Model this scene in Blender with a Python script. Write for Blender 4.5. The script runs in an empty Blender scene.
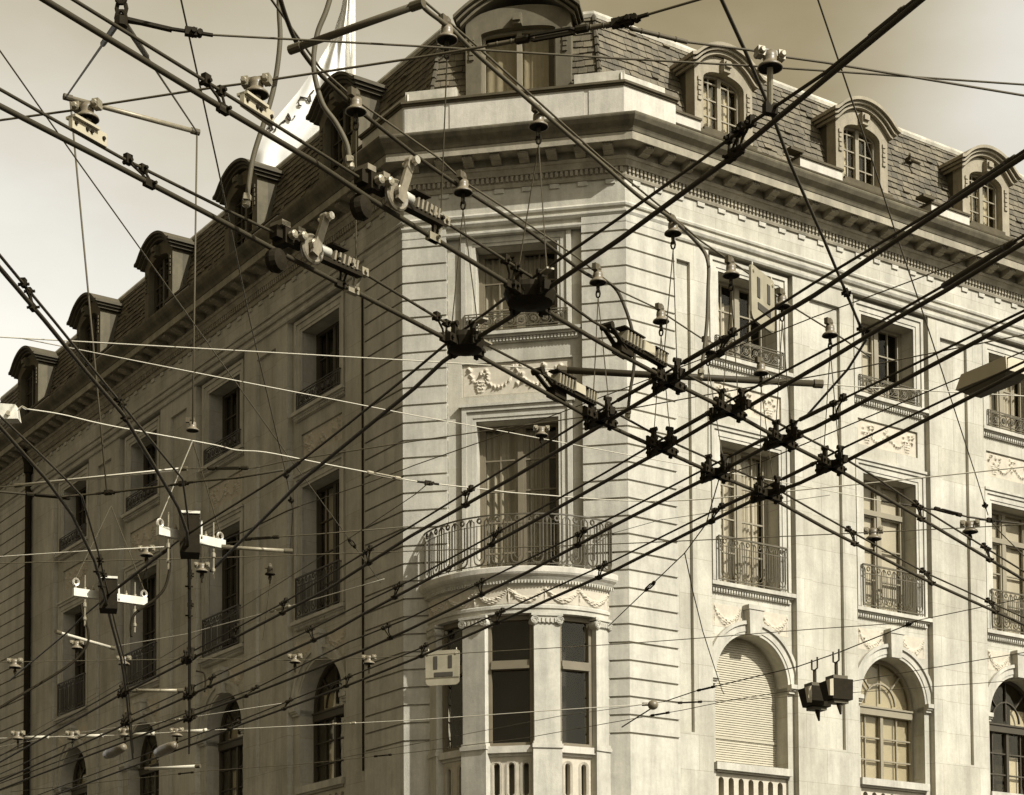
import bpy, math, random
from mathutils import Vector, Matrix
from mathutils import noise
from mathutils.geometry import tessellate_polygon
random.seed(7)
R = math.radians
sc = bpy.context.scene
col = sc.collection

# ------------------------------------------------------------------ camera
CZ = 1.6                                   # eye height above the street
F_PX, CX, CY = 1896.87, 511.7, 958.14      # long lens with a rising front (perspective-corrected photo)
PITCH, ROLL = .0505, -.0058
W, H = 1024, 795
_cp, _sp, _cr, _sr = math.cos(PITCH), math.sin(PITCH), math.cos(ROLL), math.sin(ROLL)
v_up0 = Vector((0, -_sp, _cp)); v_fw = Vector((0, _cp, _sp)); v_x = Vector((1, 0, 0))
c_right = v_x * _cr + v_up0 * _sr
c_up = -v_x * _sr + v_up0 * _cr
cam = bpy.data.cameras.new('camera'); cam_o = bpy.data.objects.new('camera', cam); col.objects.link(cam_o)
cam.sensor_width = 36; cam.lens = F_PX * 36 / W
cam.shift_x = (W / 2 - CX) / W; cam.shift_y = (CY - H / 2) / W
cam.clip_start = .1; cam.clip_end = 2000
m3 = Matrix((c_right, c_up, -v_fw)).transposed()
cam_o.matrix_world = Matrix.Translation((0, 0, CZ)) @ m3.to_4x4()
sc.camera = cam_o

def ray(x, y):
    return c_right * ((x - CX) / F_PX) + c_up * ((CY - y) / F_PX) + v_fw
def on_h(x, y, z):                         # where the sight line meets the height z
    r = ray(x, y); return r * ((z - CZ) / r.z) + Vector((0, 0, CZ))
def at_depth(x, y, Y):
    r = ray(x, y); return r * (Y / r.y) + Vector((0, 0, CZ))
def px(p):
    q = p - Vector((0, 0, CZ)); d = q.dot(v_fw)
    return CX + F_PX * q.dot(c_right) / d, CY - F_PX * q.dot(c_up) / d

# ------------------------------------------------------------------ render, world, sun
sc.render.engine = 'CYCLES'
sc.view_settings.view_transform = 'Standard'; sc.view_settings.look = 'None'
sc.view_settings.gamma = 1; sc.view_settings.use_curve_mapping = False
sc.view_settings.exposure = 0.38
SUN_EL, SUN_AZ = R(39), R(132)          # azimuth clockwise from +Y
to_sun = Vector((math.sin(SUN_AZ) * math.cos(SUN_EL), math.cos(SUN_AZ) * math.cos(SUN_EL), math.sin(SUN_EL)))
sl = bpy.data.lights.new('sun', 'SUN'); sl.energy = 5.0; sl.angle = R(.5); sl.color = (1, .985, .94)
so = bpy.data.objects.new('sun', sl); col.objects.link(so)
so.rotation_euler = (-to_sun).to_track_quat('-Z', 'Y').to_euler(); so.location = to_sun * 60
world = bpy.data.worlds.new('World'); sc.world = world; world.use_nodes = True
nt = world.node_tree; nt.nodes.clear()
N = lambda t, **k: [n := nt.nodes.new(t), [setattr(n, a, b) for a, b in k.items()]][0]
L = lambda a, b: nt.links.new(a, b)
sky = N('ShaderNodeTexSky', sky_type='NISHITA', sun_disc=False, sun_elevation=SUN_EL, sun_rotation=SUN_AZ)
sky.air_density = 1.0; sky.dust_density = 2.5
bw = N('ShaderNodeRGBToBW'); L(sky.outputs[0], bw.inputs[0])
tc = N('ShaderNodeTexCoord'); mp = N('ShaderNodeMapping'); mp.inputs['Scale'].default_value = (1.0, 1.0, 2.2)
mp.inputs['Location'].default_value = (.37, .1, .0)
L(tc.outputs['Generated'], mp.inputs[0])
nz = N('ShaderNodeTexNoise'); nz.inputs['Scale'].default_value = 3.4; nz.inputs['Detail'].default_value = 7; nz.inputs['Roughness'].default_value = .52
L(mp.outputs[0], nz.inputs['Vector'])
cr = N('ShaderNodeValToRGB'); cr.color_ramp.elements[0].position = .36; cr.color_ramp.elements[1].position = .68
L(nz.outputs[0], cr.inputs[0])
sx = N('ShaderNodeSeparateXYZ'); L(tc.outputs['Generated'], sx.inputs[0])
bank = N('ShaderNodeMapRange', interpolation_type='SMOOTHSTEP'); L(sx.outputs['Y'], bank.inputs[0])      # a bright cloud bank stands in the north
bank.inputs['From Min'].default_value = .45; bank.inputs['From Max'].default_value = .9
west = N('ShaderNodeMapRange', interpolation_type='SMOOTHSTEP'); L(sx.outputs['X'], west.inputs[0]); west.inputs['From Min'].default_value = .16; west.inputs['From Max'].default_value = -.24
low = N('ShaderNodeMapRange', interpolation_type='SMOOTHSTEP'); L(sx.outputs['Z'], low.inputs[0]); low.inputs['From Min'].default_value = .50; low.inputs['From Max'].default_value = .34
wl = N('ShaderNodeMath', operation='MULTIPLY'); L(west.outputs[0], wl.inputs[0]); L(low.outputs[0], wl.inputs[1])
mul = N('ShaderNodeMath', operation='MULTIPLY_ADD'); L(cr.outputs[0], mul.inputs[0]); mul.inputs[1].default_value = 1.6; mul.inputs[2].default_value = 2.0
east = N('ShaderNodeMapRange', interpolation_type='SMOOTHSTEP'); L(sx.outputs['X'], east.inputs[0]); east.inputs['From Min'].default_value = .12; east.inputs['From Max'].default_value = .27
mule = N('ShaderNodeMath', operation='MULTIPLY_ADD'); L(east.outputs[0], mule.inputs[0]); mule.inputs[1].default_value = 1.5; L(mul.outputs[0], mule.inputs[2])
mul2 = N('ShaderNodeMath', operation='MULTIPLY_ADD'); L(wl.outputs[0], mul2.inputs[0]); mul2.inputs[1].default_value = 2.7; L(mule.outputs[0], mul2.inputs[2])
mul3 = N('ShaderNodeMath', operation='MULTIPLY'); L(mul2.outputs[0], mul3.inputs[0]); L(bank.outputs[0], mul3.inputs[1])
mixv = N('ShaderNodeMath', operation='MULTIPLY_ADD'); L(bw.outputs[0], mixv.inputs[0]); mixv.inputs[1].default_value = 1.1; 
gapd = ray(735, 5).normalized()                          # a darker gap between the clouds, upper right
gd = N('ShaderNodeVectorMath', operation='DOT_PRODUCT'); nrmv = N('ShaderNodeVectorMath', operation='NORMALIZE'); L(tc.outputs['Generated'], nrmv.inputs[0]); L(nrmv.outputs[0], gd.inputs[0]); gd.inputs[1].default_value = gapd
gm = N('ShaderNodeMapRange', interpolation_type='SMOOTHSTEP'); L(gd.outputs['Value'], gm.inputs[0]); gm.inputs['From Min'].default_value = math.cos(R(7.5)); gm.inputs['From Max'].default_value = 1.0
gs_ = N('ShaderNodeMath', operation='MULTIPLY_ADD'); L(gm.outputs[0], gs_.inputs[0]); gs_.inputs[1].default_value = -1.75; L(mul3.outputs[0], gs_.inputs[2]); L(gs_.outputs[0], mixv.inputs[2])
sep = N('ShaderNodeValToRGB')                           # sepia toning of the sky brightness
e = sep.color_ramp.elements; e[0].position = .28; e[0].color = (1, .81, .44, 1); e[1].position = .80; e[1].color = (1, .97, .88, 1)
em = sep.color_ramp.elements.new(.54); em.color = (1, .90, .68, 1)
dv = N('ShaderNodeMath', operation='DIVIDE'); L(mixv.outputs[0], dv.inputs[0]); dv.inputs[1].default_value = 8.0
L(dv.outputs[0], sep.inputs[0])
vm = N('ShaderNodeVectorMath', operation='SCALE'); L(sep.outputs[0], vm.inputs[0]); L(mixv.outputs[0], vm.inputs['Scale'])
bg = N('ShaderNodeBackground'); bg.inputs['Strength'].default_value = .1; L(vm.outputs[0], bg.inputs['Color'])
wo = N('ShaderNodeOutputWorld'); L(bg.outputs[0], wo.inputs[0])

# ------------------------------------------------------------------ materials
def mat(name, c, rough=.8, var=.0, scale=3.0, streak=0.0, metal=0.0, bump=0.0, spec=.3, fine=0.0):
    m = bpy.data.materials.new(name); m.use_nodes = True; t = m.node_tree; b = t.nodes['Principled BSDF']
    b.inputs['Roughness'].default_value = rough; b.inputs['Metallic'].default_value = metal
    b.inputs['Specular IOR Level'].default_value = spec
    b.inputs['Base Color'].default_value = (*c, 1)
    if var or streak:
        co = t.nodes.new('ShaderNodeTexCoord')
        n1 = t.nodes.new('ShaderNodeTexNoise'); n1.inputs['Scale'].default_value = scale; n1.inputs['Detail'].default_value = 8; n1.inputs['Roughness'].default_value = .65
        t.links.new(co.outputs['Object'], n1.inputs['Vector'])
        r1 = t.nodes.new('ShaderNodeMapRange'); r1.inputs['From Min'].default_value = .3; r1.inputs['From Max'].default_value = .7
        r1.inputs['To Min'].default_value = 1 - var; r1.inputs['To Max'].default_value = 1 + var * .5
        t.links.new(n1.outputs[0], r1.inputs[0]); last = r1.outputs[0]
        if streak:                           # rain streaks and soot: noise stretched along the vertical
            mp_ = t.nodes.new('ShaderNodeMapping'); mp_.inputs['Scale'].default_value = (1.3, 1.3, .13)
            t.links.new(co.outputs['Object'], mp_.inputs[0])
            n2 = t.nodes.new('ShaderNodeTexNoise'); n2.inputs['Scale'].default_value = 2.2; n2.inputs['Detail'].default_value = 6; n2.inputs['Roughness'].default_value = .7
            t.links.new(mp_.outputs[0], n2.inputs['Vector'])
            r2 = t.nodes.new('ShaderNodeMapRange'); r2.inputs['From Min'].default_value = .36; r2.inputs['From Max'].default_value = .62
            r2.inputs['To Min'].default_value = 1 - streak; r2.inputs['To Max'].default_value = 1
            t.links.new(n2.outputs[0], r2.inputs[0])
            n3 = t.nodes.new('ShaderNodeTexNoise'); n3.inputs['Scale'].default_value = 14; n3.inputs['Detail'].default_value = 6; n3.inputs['Roughness'].default_value = .75
            t.links.new(co.outputs['Object'], n3.inputs['Vector'])
            r3 = t.nodes.new('ShaderNodeMapRange'); r3.inputs['From Min'].default_value = .3; r3.inputs['From Max'].default_value = .7; r3.inputs['To Min'].default_value = .90; r3.inputs['To Max'].default_value = 1.06
            t.links.new(n3.outputs[0], r3.inputs[0]); mg = t.nodes.new('ShaderNodeMath'); mg.operation = 'MULTIPLY'; t.links.new(last, mg.inputs[0]); t.links.new(r3.outputs[0], mg.inputs[1]); last = mg.outputs[0]
            mu = t.nodes.new('ShaderNodeMath'); mu.operation = 'MULTIPLY'
            t.links.new(last, mu.inputs[0]); t.links.new(r2.outputs[0], mu.inputs[1]); last = mu.outputs[0]
        sc_ = t.nodes.new('ShaderNodeVectorMath'); sc_.operation = 'SCALE'; sc_.inputs[0].default_value = c
        t.links.new(last, sc_.inputs['Scale']); t.links.new(sc_.outputs[0], b.inputs['Base Color'])
        if bump:
            nb = t.nodes.new('ShaderNodeTexNoise'); nb.inputs['Scale'].default_value = 40; nb.inputs['Detail'].default_value = 5
            t.links.new(co.outputs['Object'], nb.inputs['Vector'])
            bp = t.nodes.new('ShaderNodeBump'); bp.inputs['Strength'].default_value = bump; bp.inputs['Distance'].default_value = .02
            t.links.new(nb.outputs[0], bp.inputs['Height']); t.links.new(bp.outputs[0], b.inputs['Normal'])
    return m
M = {}
M['stone'] = mat('stone', (.495, .464, .376), .9, .22, .9, .24, bump=.25)
M['ashlar'] = mat('ashlar', (.495, .464, .376), .9, .22, .9, .24, bump=.25)
M['trim'] = mat('trim_stone', (.48, .45, .365), .9, .18, 2.0, .26, bump=.2)
M['cornice'] = mat('cornice_stone', (.33, .292, .21), .9, .3, 2.2, .3, bump=.2)  # soiled stone, darkened further to carry the lip's shadow over the dentils
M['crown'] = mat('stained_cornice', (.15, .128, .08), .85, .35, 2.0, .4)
M['parapet'] = mat('parapet_stone', (.53, .49, .40), .9, .14, 2.0, .25, bump=.2)
M['relief'] = mat('carved_stone', (.48, .43, .33), .9, .15, 5.0, .1)
M['slate'] = mat('slate', (.115, .096, .06), .65, .4, 2.2, bump=.3)
M['zinc'] = mat('zinc_flashing', (.50, .46, .36), .5, .3, 3.0, .3)
M['lead'] = mat('lead_sheet', (.085, .07, .042), .7, .3, 3, spec=.1)
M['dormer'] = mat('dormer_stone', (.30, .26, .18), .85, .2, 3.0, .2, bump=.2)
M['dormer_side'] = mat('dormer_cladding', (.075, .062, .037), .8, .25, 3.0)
M['dormer_dark'] = mat('shaded_dormer', (.13, .11, .068), .85, .25, 3.0, .2)  # dormer stone with shade put into its colour, for left and chamfer fronts
M['wood_mid'] = mat('brown_window_wood', (.15, .125, .08), .6, .12, 4)
M['wood'] = mat('window_wood', (.23, .20, .135), .6, .12, 4)
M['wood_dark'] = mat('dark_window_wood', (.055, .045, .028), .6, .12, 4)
M['iron'] = mat('wrought_iron', (.10, .084, .052), .55, .3, 6)
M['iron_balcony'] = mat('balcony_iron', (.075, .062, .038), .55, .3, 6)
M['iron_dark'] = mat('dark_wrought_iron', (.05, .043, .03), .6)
M['room'] = mat('dark_room', (.012, .010, .006), .9)
M['curtain'] = mat('curtain', (.47, .43, .345), .95, .1, 6)
M['shaded_drape'] = mat('shaded_curtain', (.27, .245, .19), .95, .12, 6)  # curtain colour darkened to carry the shadow inside the chamfer windows
M['blind'] = mat('window_blind', (.37, .335, .26), .85, .08, 3)
M['shutter'] = mat('roller_shutter', (.40, .36, .26), .75, .08, 2, .08)
M['wire'] = mat('contact_wire', (.042, .034, .019), .6, spec=.15)
M['cable'] = mat('span_cable', (.085, .07, .042), .6, spec=.15)
M['cable_lt'] = mat('galvanised_cable', (.45, .41, .31), .5, metal=.0)
M['rubber'] = mat('feeder_cable', (.09, .075, .045), .6, spec=.2)
M['black'] = mat('black_metal', (.020, .0155, .008), .75, .3, 20, spec=.08)
M['steel'] = mat('galvanised_steel', (.26, .225, .15), .45, .25, 20, metal=.2)
M['bright'] = mat('bare_steel', (.75, .7, .58), .25, metal=.8)
M['insul'] = mat('porcelain', (.17, .14, .09), .4, .3, 20, spec=.4)
M['cast'] = mat('cast_iron_fitting', (.19, .16, .105), .55, .3, 18)
M['white'] = mat('white_paint', (.66, .62, .5), .5, .2, 9, .2)
M['sign'] = mat('sign_plate', (.30, .265, .18), .5, .15, 6, .15)
M['lamp'] = mat('lamp_housing', (.40, .35, .24), .5, .1, 8)
M['flag'] = mat('flag_cloth', (.82, .8, .73), .9)
M['asphalt'] = mat('asphalt', (.05, .045, .035), .95, .3, 2)
M['paving'] = mat('paving', (.22, .19, .14), .9, .2, 1)
# ashlar joints: thin, slightly darker mortar lines between blocks
def add_joints(m, rowh, bw_, dark):
    t = m.node_tree; b = t.nodes['Principled BSDF']; src = b.inputs['Base Color'].links[0].from_socket
    uv = t.nodes.new('ShaderNodeUVMap'); uv.uv_map = 'UVMap'
    br = t.nodes.new('ShaderNodeTexBrick'); br.inputs['Scale'].default_value = 1
    br.inputs['Color1'].default_value = (1, 1, 1, 1); br.inputs['Color2'].default_value = (.86, .85, .82, 1); br.inputs['Mortar'].default_value = (dark, dark * .97, dark * .9, 1)
    br.inputs['Mortar Size'].default_value = .006; br.inputs['Mortar Smooth'].default_value = .3
    br.inputs['Brick Width'].default_value = bw_; br.inputs['Row Height'].default_value = rowh
    t.links.new(uv.outputs[0], br.inputs['Vector'])
    mx = t.nodes.new('ShaderNodeVectorMath'); mx.operation = 'MULTIPLY'
    t.links.new(src, mx.inputs[0]); t.links.new(br.outputs['Color'], mx.inputs[1]); t.links.new(mx.outputs[0], b.inputs['Base Color'])
add_joints(M['ashlar'], .761, 1.25, .62)
add_joints(M['stone'], .3805, .86, .86)
t = M['slate'].node_tree; b = t.nodes['Principled BSDF']; src = b.inputs['Base Color'].links[0].from_socket
uv = t.nodes.new('ShaderNodeUVMap'); uv.uv_map = 'UVMap'; sp_ = t.nodes.new('ShaderNodeSeparateXYZ'); t.links.new(uv.outputs[0], sp_.inputs[0])
mr_ = t.nodes.new('ShaderNodeMapRange'); mr_.inputs['To Min'].default_value = .68; mr_.inputs['To Max'].default_value = 1.35; t.links.new(sp_.outputs['X'], mr_.inputs[0])
ml_ = t.nodes.new('ShaderNodeVectorMath'); ml_.operation = 'SCALE'; t.links.new(src, ml_.inputs[0]); t.links.new(mr_.outputs[0], ml_.inputs['Scale']); t.links.new(ml_.outputs[0], b.inputs['Base Color'])
# glass: a clear coat that mirrors more at grazing angles
g = bpy.data.materials.new('window_glass'); g.use_nodes = True; t = g.node_tree; t.nodes.clear()
lw_ = t.nodes.new('ShaderNodeLayerWeight'); lw_.inputs[0].default_value = .5
pw_ = t.nodes.new('ShaderNodeMath'); pw_.operation = 'POWER'; pw_.inputs[1].default_value = 3.5; t.links.new(lw_.outputs['Facing'], pw_.inputs[0])
fr = t.nodes.new('ShaderNodeMath'); fr.operation = 'MULTIPLY_ADD'; fr.inputs[1].default_value = .6; fr.inputs[2].default_value = .032; t.links.new(pw_.outputs[0], fr.inputs[0])
gl = t.nodes.new('ShaderNodeBsdfGlossy'); gl.inputs['Roughness'].default_value = .03; gl.inputs['Color'].default_value = (.9, .85, .7, 1)
gn_ = t.nodes.new('ShaderNodeTexNoise'); gn_.inputs['Scale'].default_value = 1.7; gco = t.nodes.new('ShaderNodeTexCoord'); t.links.new(gco.outputs['Object'], gn_.inputs['Vector'])
gb_ = t.nodes.new('ShaderNodeBump'); gb_.inputs['Strength'].default_value = .35; gb_.inputs['Distance'].default_value = .06; t.links.new(gn_.outputs[0], gb_.inputs['Height']); t.links.new(gb_.outputs[0], gl.inputs['Normal'])
tr = t.nodes.new('ShaderNodeBsdfTransparent'); tr.inputs['Color'].default_value = (.95, .93, .87, 1)
mx = t.nodes.new('ShaderNodeMixShader'); ou = t.nodes.new('ShaderNodeOutputMaterial')
t.links.new(fr.outputs[0], mx.inputs[0]); t.links.new(tr.outputs[0], mx.inputs[1]); t.links.new(gl.outputs[0], mx.inputs[2]); t.links.new(mx.outputs[0], ou.inputs[0])
M['glass'] = g

# ------------------------------------------------------------------ mesh helpers
class MB:
    def __init__(s): s.v = []; s.f = []; s.uv = {}
    def quad(s, a, b, c, d, uv=None):
        n = len(s.v); s.v += [a, b, c, d]; s.f.append((n, n + 1, n + 2, n + 3))
        if uv: s.uv[len(s.f) - 1] = uv
    def tri(s, a, b, c):
        n = len(s.v); s.v += [a, b, c]; s.f.append((n, n + 1, n + 2))
    def hexa(s, p):                       # 8 points: bottom 4 in a ring, then the top 4
        n = len(s.v); s.v += list(p)
        for f in ((3, 2, 1, 0), (4, 5, 6, 7), (0, 1, 5, 4), (1, 2, 6, 5), (2, 3, 7, 6), (3, 0, 4, 7)):
            s.f.append(tuple(n + i for i in f))
    def box(s, P, u0, u1, o0, o1, z0, z1):
        s.hexa([P(u0, o0, z0), P(u1, o0, z0), P(u1, o1, z0), P(u0, o1, z0), P(u0, o0, z1), P(u1, o0, z1), P(u1, o1, z1), P(u0, o1, z1)])
    def prism(s, lo, hi, caps=True):      # two matching rings of points
        n = len(s.v); k = len(lo); s.v += list(lo) + list(hi)
        for i in range(k):
            j = (i + 1) % k; s.f.append((n + i, n + j, n + k + j, n + k + i))
        if caps: s.f.append(tuple(n + i for i in reversed(range(k)))); s.f.append(tuple(n + k + i for i in range(k)))
    def tube(s, pts, r, sides=6, closed=False, r1=None):
        pts = [Vector(p) for p in pts]; k = len(pts)
        if k < 2: return
        n0 = len(s.v); nrm = None
        for i, p in enumerate(pts):
            a = pts[i - 1] if (i > 0 or closed) else p; b = pts[(i + 1) % k] if (i < k - 1 or closed) else p
            t = (b - a)
            t = t.normalized() if t.length > 1e-9 else Vector((0, 0, 1))
            if nrm is None:
                nrm = t.cross(Vector((0, 0, 1)))
                if nrm.length < .05: nrm = t.cross(Vector((1, 0, 0)))
            nrm = (nrm - t * nrm.dot(t)); nrm.normalize(); bi = t.cross(nrm)
            rr = r if r1 is None else r + (r1 - r) * i / (k - 1)
            for q in range(sides):
                an = 2 * math.pi * (q + .5) / sides
                s.v.append(p + nrm * math.cos(an) * rr + bi * math.sin(an) * rr)
        for i in range(k if closed else k - 1):
            j = (i + 1) % k
            for q in range(sides):
                q2 = (q + 1) % sides
                s.f.append((n0 + i * sides + q, n0 + i * sides + q2, n0 + j * sides + q2, n0 + j * sides + q))
        if not closed:
            s.f.append(tuple(n0 + q for q in reversed(range(sides)))); s.f.append(tuple(n0 + (k - 1) * sides + q for q in range(sides)))
    def lathe(s, c, prof, axis=Vector((0, 0, 1)), seg=18):      # prof: (radius, height along the axis)
        axis = axis.normalized(); a = axis.cross(Vector((1, 0, 0)))
        if a.length < .1: a = axis.cross(Vector((0, 1, 0)))
        a.normalize(); b = axis.cross(a); n0 = len(s.v)
        for r, h in prof:
            for q in range(seg):
                an = 2 * math.pi * q / seg; s.v.append(c + axis * h + a * math.cos(an) * r + b * math.sin(an) * r)
        for i in range(len(prof) - 1):
            for q in range(seg):
                q2 = (q + 1) % seg; s.f.append((n0 + i * seg + q, n0 + i * seg + q2, n0 + (i + 1) * seg + q2, n0 + (i + 1) * seg + q))
        s.f.append(tuple(n0 + q for q in reversed(range(seg)))); s.f.append(tuple(n0 + (len(prof) - 1) * seg + q for q in range(seg)))
    def plate(s, P, outer, holes, o0, o1):   # a slab in (u, z) with holes, from o0 (back) to o1 (front)
        rings = [outer] + holes
        pl = [[Vector((a, b, 0)) for a, b in r] for r in rings]; flat = [p for r in rings for p in r]
        tris = tessellate_polygon(pl); n0 = len(s.v); k = len(flat)
        s.v += [P(a, o1, b) for a, b in flat] + [P(a, o0, b) for a, b in flat]
        for a, b, c in tris: s.f.append((n0 + a, n0 + b, n0 + c)); s.uv[len(s.f) - 1] = [flat[a], flat[b], flat[c]]
        for a, b, c in tris: s.f.append((n0 + k + c, n0 + k + b, n0 + k + a))
        base = 0
        for r in rings:
            for i in range(len(r)):
                j = (i + 1) % len(r); s.f.append((n0 + base + i, n0 + base + j, n0 + k + base + j, n0 + k + base + i))
            base += len(r)
    def obox(s, c, ax, ay, az, x0, x1, y0, y1, z0, z1):   # box in a local frame
        q = lambda x, y, z: c + ax * x + ay * y + az * z
        s.box(q, x0, x1, y0, y1, z0, z1)
    def build(s, name, m, parent=None, smooth=False, origin=None):
        me = bpy.data.meshes.new(name)
        o_ = Vector(origin) if origin is not None else Vector((0, 0, 0))
        if parent is not None: o_ = WORLD_LOC.get(parent.name, Vector((0, 0, 0)))
        me.from_pydata([tuple(Vector(p) - o_) for p in s.v], [], s.f)
        if s.uv:
            lay = me.uv_layers.new(name='UVMap')
            for fi, uvs in s.uv.items():
                for li, uv in zip(me.polygons[fi].loop_indices, uvs): lay.data[li].uv = uv
        me.materials.append(m)
        if smooth: me.shade_smooth()
        o = bpy.data.objects.new(name, me); col.objects.link(o)
        import bmesh
        bm = bmesh.new(); bm.from_mesh(me); bmesh.ops.remove_doubles(bm, verts=bm.verts, dist=1e-5); bmesh.ops.recalc_face_normals(bm, faces=bm.faces); bm.to_mesh(me); bm.free()
        if parent is not None: o.parent = parent
        else: o.location = o_
        WORLD_LOC[o.name] = o_
        return o
WORLD_LOC = {}
def empty(name, loc, label, cat, group=None):
    o = bpy.data.objects.new(name, None); col.objects.link(o); o.location = loc; o.empty_display_size = .2
    WORLD_LOC[o.name] = Vector(loc); o['label'] = label; o['category'] = cat
    if group: o['group'] = group
    return o
def tag(o, label, cat, group=None):
    o['label'] = label; o['category'] = cat
    if group: o['group'] = group
    return o
def struct(o): o['kind'] = 'structure'; return o

# ------------------------------------------------------------------ facade frames
aL = .6017; aR = math.pi / 2 - aL; aW = -.1884; CW = 4.7958
l0 = Vector((-2.2345, 40, 0)); dC = Vector((math.cos(aW), math.sin(aW), 0)); r0 = l0 + dC * CW
dL = Vector((-math.sin(aL), math.cos(aL), 0)); dR = Vector((math.sin(aR), math.cos(aR), 0))
nL = Vector((-math.cos(aL), -math.sin(aL), 0)); nR = Vector((math.cos(aR), -math.sin(aR), 0)); nC = Vector((math.sin(aW), -math.cos(aW), 0))
mk = lambda o_, d, n: (lambda u, o, z: o_ + d * u + n * o + Vector((0, 0, z)))
PL, PR, PC = mk(l0, dL, nL), mk(r0, dR, nR), mk(l0, dC, nC)
mitL = (nL + nC) / (1 + nL.dot(nC)); mitR = (nR + nC) / (1 + nR.dot(nC))
LEND, REND = 28.0, 16.0
def ring_pt(k, o, z):            # the outline far-left, left corner, right corner, far-right pushed out by o
    return (PL(LEND, o, z), l0 + mitL * o + Vector((0, 0, z)), r0 + mitR * o + Vector((0, 0, z)), PR(REND, o, z))[k]
def sweep(mb, prof):
    for k in range(3):
        for (o0, z0), (o1, z1) in zip(prof, prof[1:]):
            mb.quad(ring_pt(k, o0, z0), ring_pt(k + 1, o0, z0), ring_pt(k + 1, o1, z1), ring_pt(k, o1, z1))
    for k in (0, 3):
        n = len(mb.v); mb.v += [ring_pt(k, o, z) for o, z in prof]; mb.f.append(tuple(range(n, n + len(prof))))

def relief_wall(mb, P, u0, u1, z0, z1, patches, holes, base=0.0):
    """front face of a facade as rectangles at different depths; later patches overwrite earlier ones"""
    us = sorted({u0, u1, *[a for p in patches for a in p[:2]], *[a for h in holes for a in h[:2]]})
    zs = sorted({z0, z1, *[a for p in patches for a in p[2:4]], *[a for h in holes for a in h[2:4]]})
    us = [u for u in us if u0 <= u <= u1]; zs = [z for z in zs if z0 <= z <= z1]
    def off(i, j):
        if not (0 <= i < len(us) - 1 and 0 <= j < len(zs) - 1): return None
        u = (us[i] + us[i + 1]) / 2; z = (zs[j] + zs[j + 1]) / 2
        for h in holes:
            if h[0] < u < h[1] and h[2] < z < h[3]: return ('hole', h[4])
        r = base
        for p in patches:
            if p[0] < u < p[1] and p[2] < z < p[3]: r = p[4]
        return r
    val = lambda x: x[1] if isinstance(x, tuple) else x
    for i in range(len(us) - 1):
        for j in range(len(zs) - 1):
            o = off(i, j); ua, ub, za, zb = us[i], us[i + 1], zs[j], zs[j + 1]
            if not isinstance(o, tuple):
                mb.quad(P(ua, o, za), P(ub, o, za), P(ub, o, zb), P(ua, o, zb), [(ua, za), (ub, za), (ub, zb), (ua, zb)])
            ov = val(o)
            r = off(i + 1, j)
            if r is not None and val(r) is not None and ov is not None and abs(val(r) - ov) > 1e-6:
                mb.quad(P(ub, ov, za), P(ub, val(r), za), P(ub, val(r), zb), P(ub, ov, zb), [(0, za), (.3, za), (.3, zb), (0, zb)])
            t_ = off(i, j + 1)
            if t_ is not None and val(t_) is not None and ov is not None and abs(val(t_) - ov) > 1e-6:
                mb.quad(P(ua, ov, zb), P(ub, ov, zb), P(ub, val(t_), zb), P(ua, val(t_), zb), [(ua, 0), (ub, 0), (ub, .3), (ua, .3)])

USC = 1.0
def carve(mb, P, u0, u1, z0, z1, o, fn, nu=90, nz=34, amp=.06):
    g_ = []
    for j in range(nz + 1):
        for i in range(nu + 1):
            a, b = i / nu, j / nz; h = max(0.0, fn(a, b)); q_ = Vector((a * (u1 - u0) * 17 * USC, b * (z1 - z0) * 17, u0)); h = amp * h * (.62 + .75 * abs(noise.noise(q_)) + .35 * noise.noise(q_ * 2.3))
            if i in (0, nu) or j in (0, nz): h = -.01
            g_.append(P(u0 + (u1 - u0) * a, o + h, z0 + (z1 - z0) * b))
    n = len(mb.v); mb.v += g_
    for j in range(nz):
        for i in range(nu):
            p = n + j * (nu + 1) + i; mb.f.append((p, p + 1, p + nu + 2, p + nu + 1))
def gs(x, y, cx, cy, sx, sy): return math.exp(-((x - cx) / sx) ** 2 - ((y - cy) / sy) ** 2)
def blob_seed(n, seed):
    rr = random.Random(seed); return [(rr.random(), rr.random(), .6 + .5 * rr.random()) for _ in range(n)]
def basket(asp, seed):           # flower baskets joined by drooping garlands
    bl = blob_seed(26, seed)
    def f(a, b):
        h = 0
        for cx in (.16, .84):
            for (p, q, w) in bl[:13]: h = max(h, w * gs(a * asp, b, (cx + (p - .5) * .22) * asp, .68 + (q - .5) * .42, .05, .055))
            if b < .5: h = max(h, .7 * math.exp(-(((a - cx) * asp) / (.08 + .22 * b)) ** 4) * math.exp(-((b - .3) / .2) ** 4) * (.75 + .25 * math.sin(b * 60)))
        for (p, q, w) in bl[13:22]: h = max(h, w * gs(a * asp, b, (.5 + (p - .5) * .1) * asp, .6 + (q - .5) * .6, .05, .06))
        for s in (-1, 1):
            x = (a - .5) * s
            if .05 < x < .3:
                yc = .5 - .26 * math.sin((x - .05) / .25 * math.pi); h = max(h, .8 * math.exp(-((b - yc) / .06) ** 2) * (.7 + .3 * math.sin(x * asp * 55)))
        return h
    return f
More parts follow.
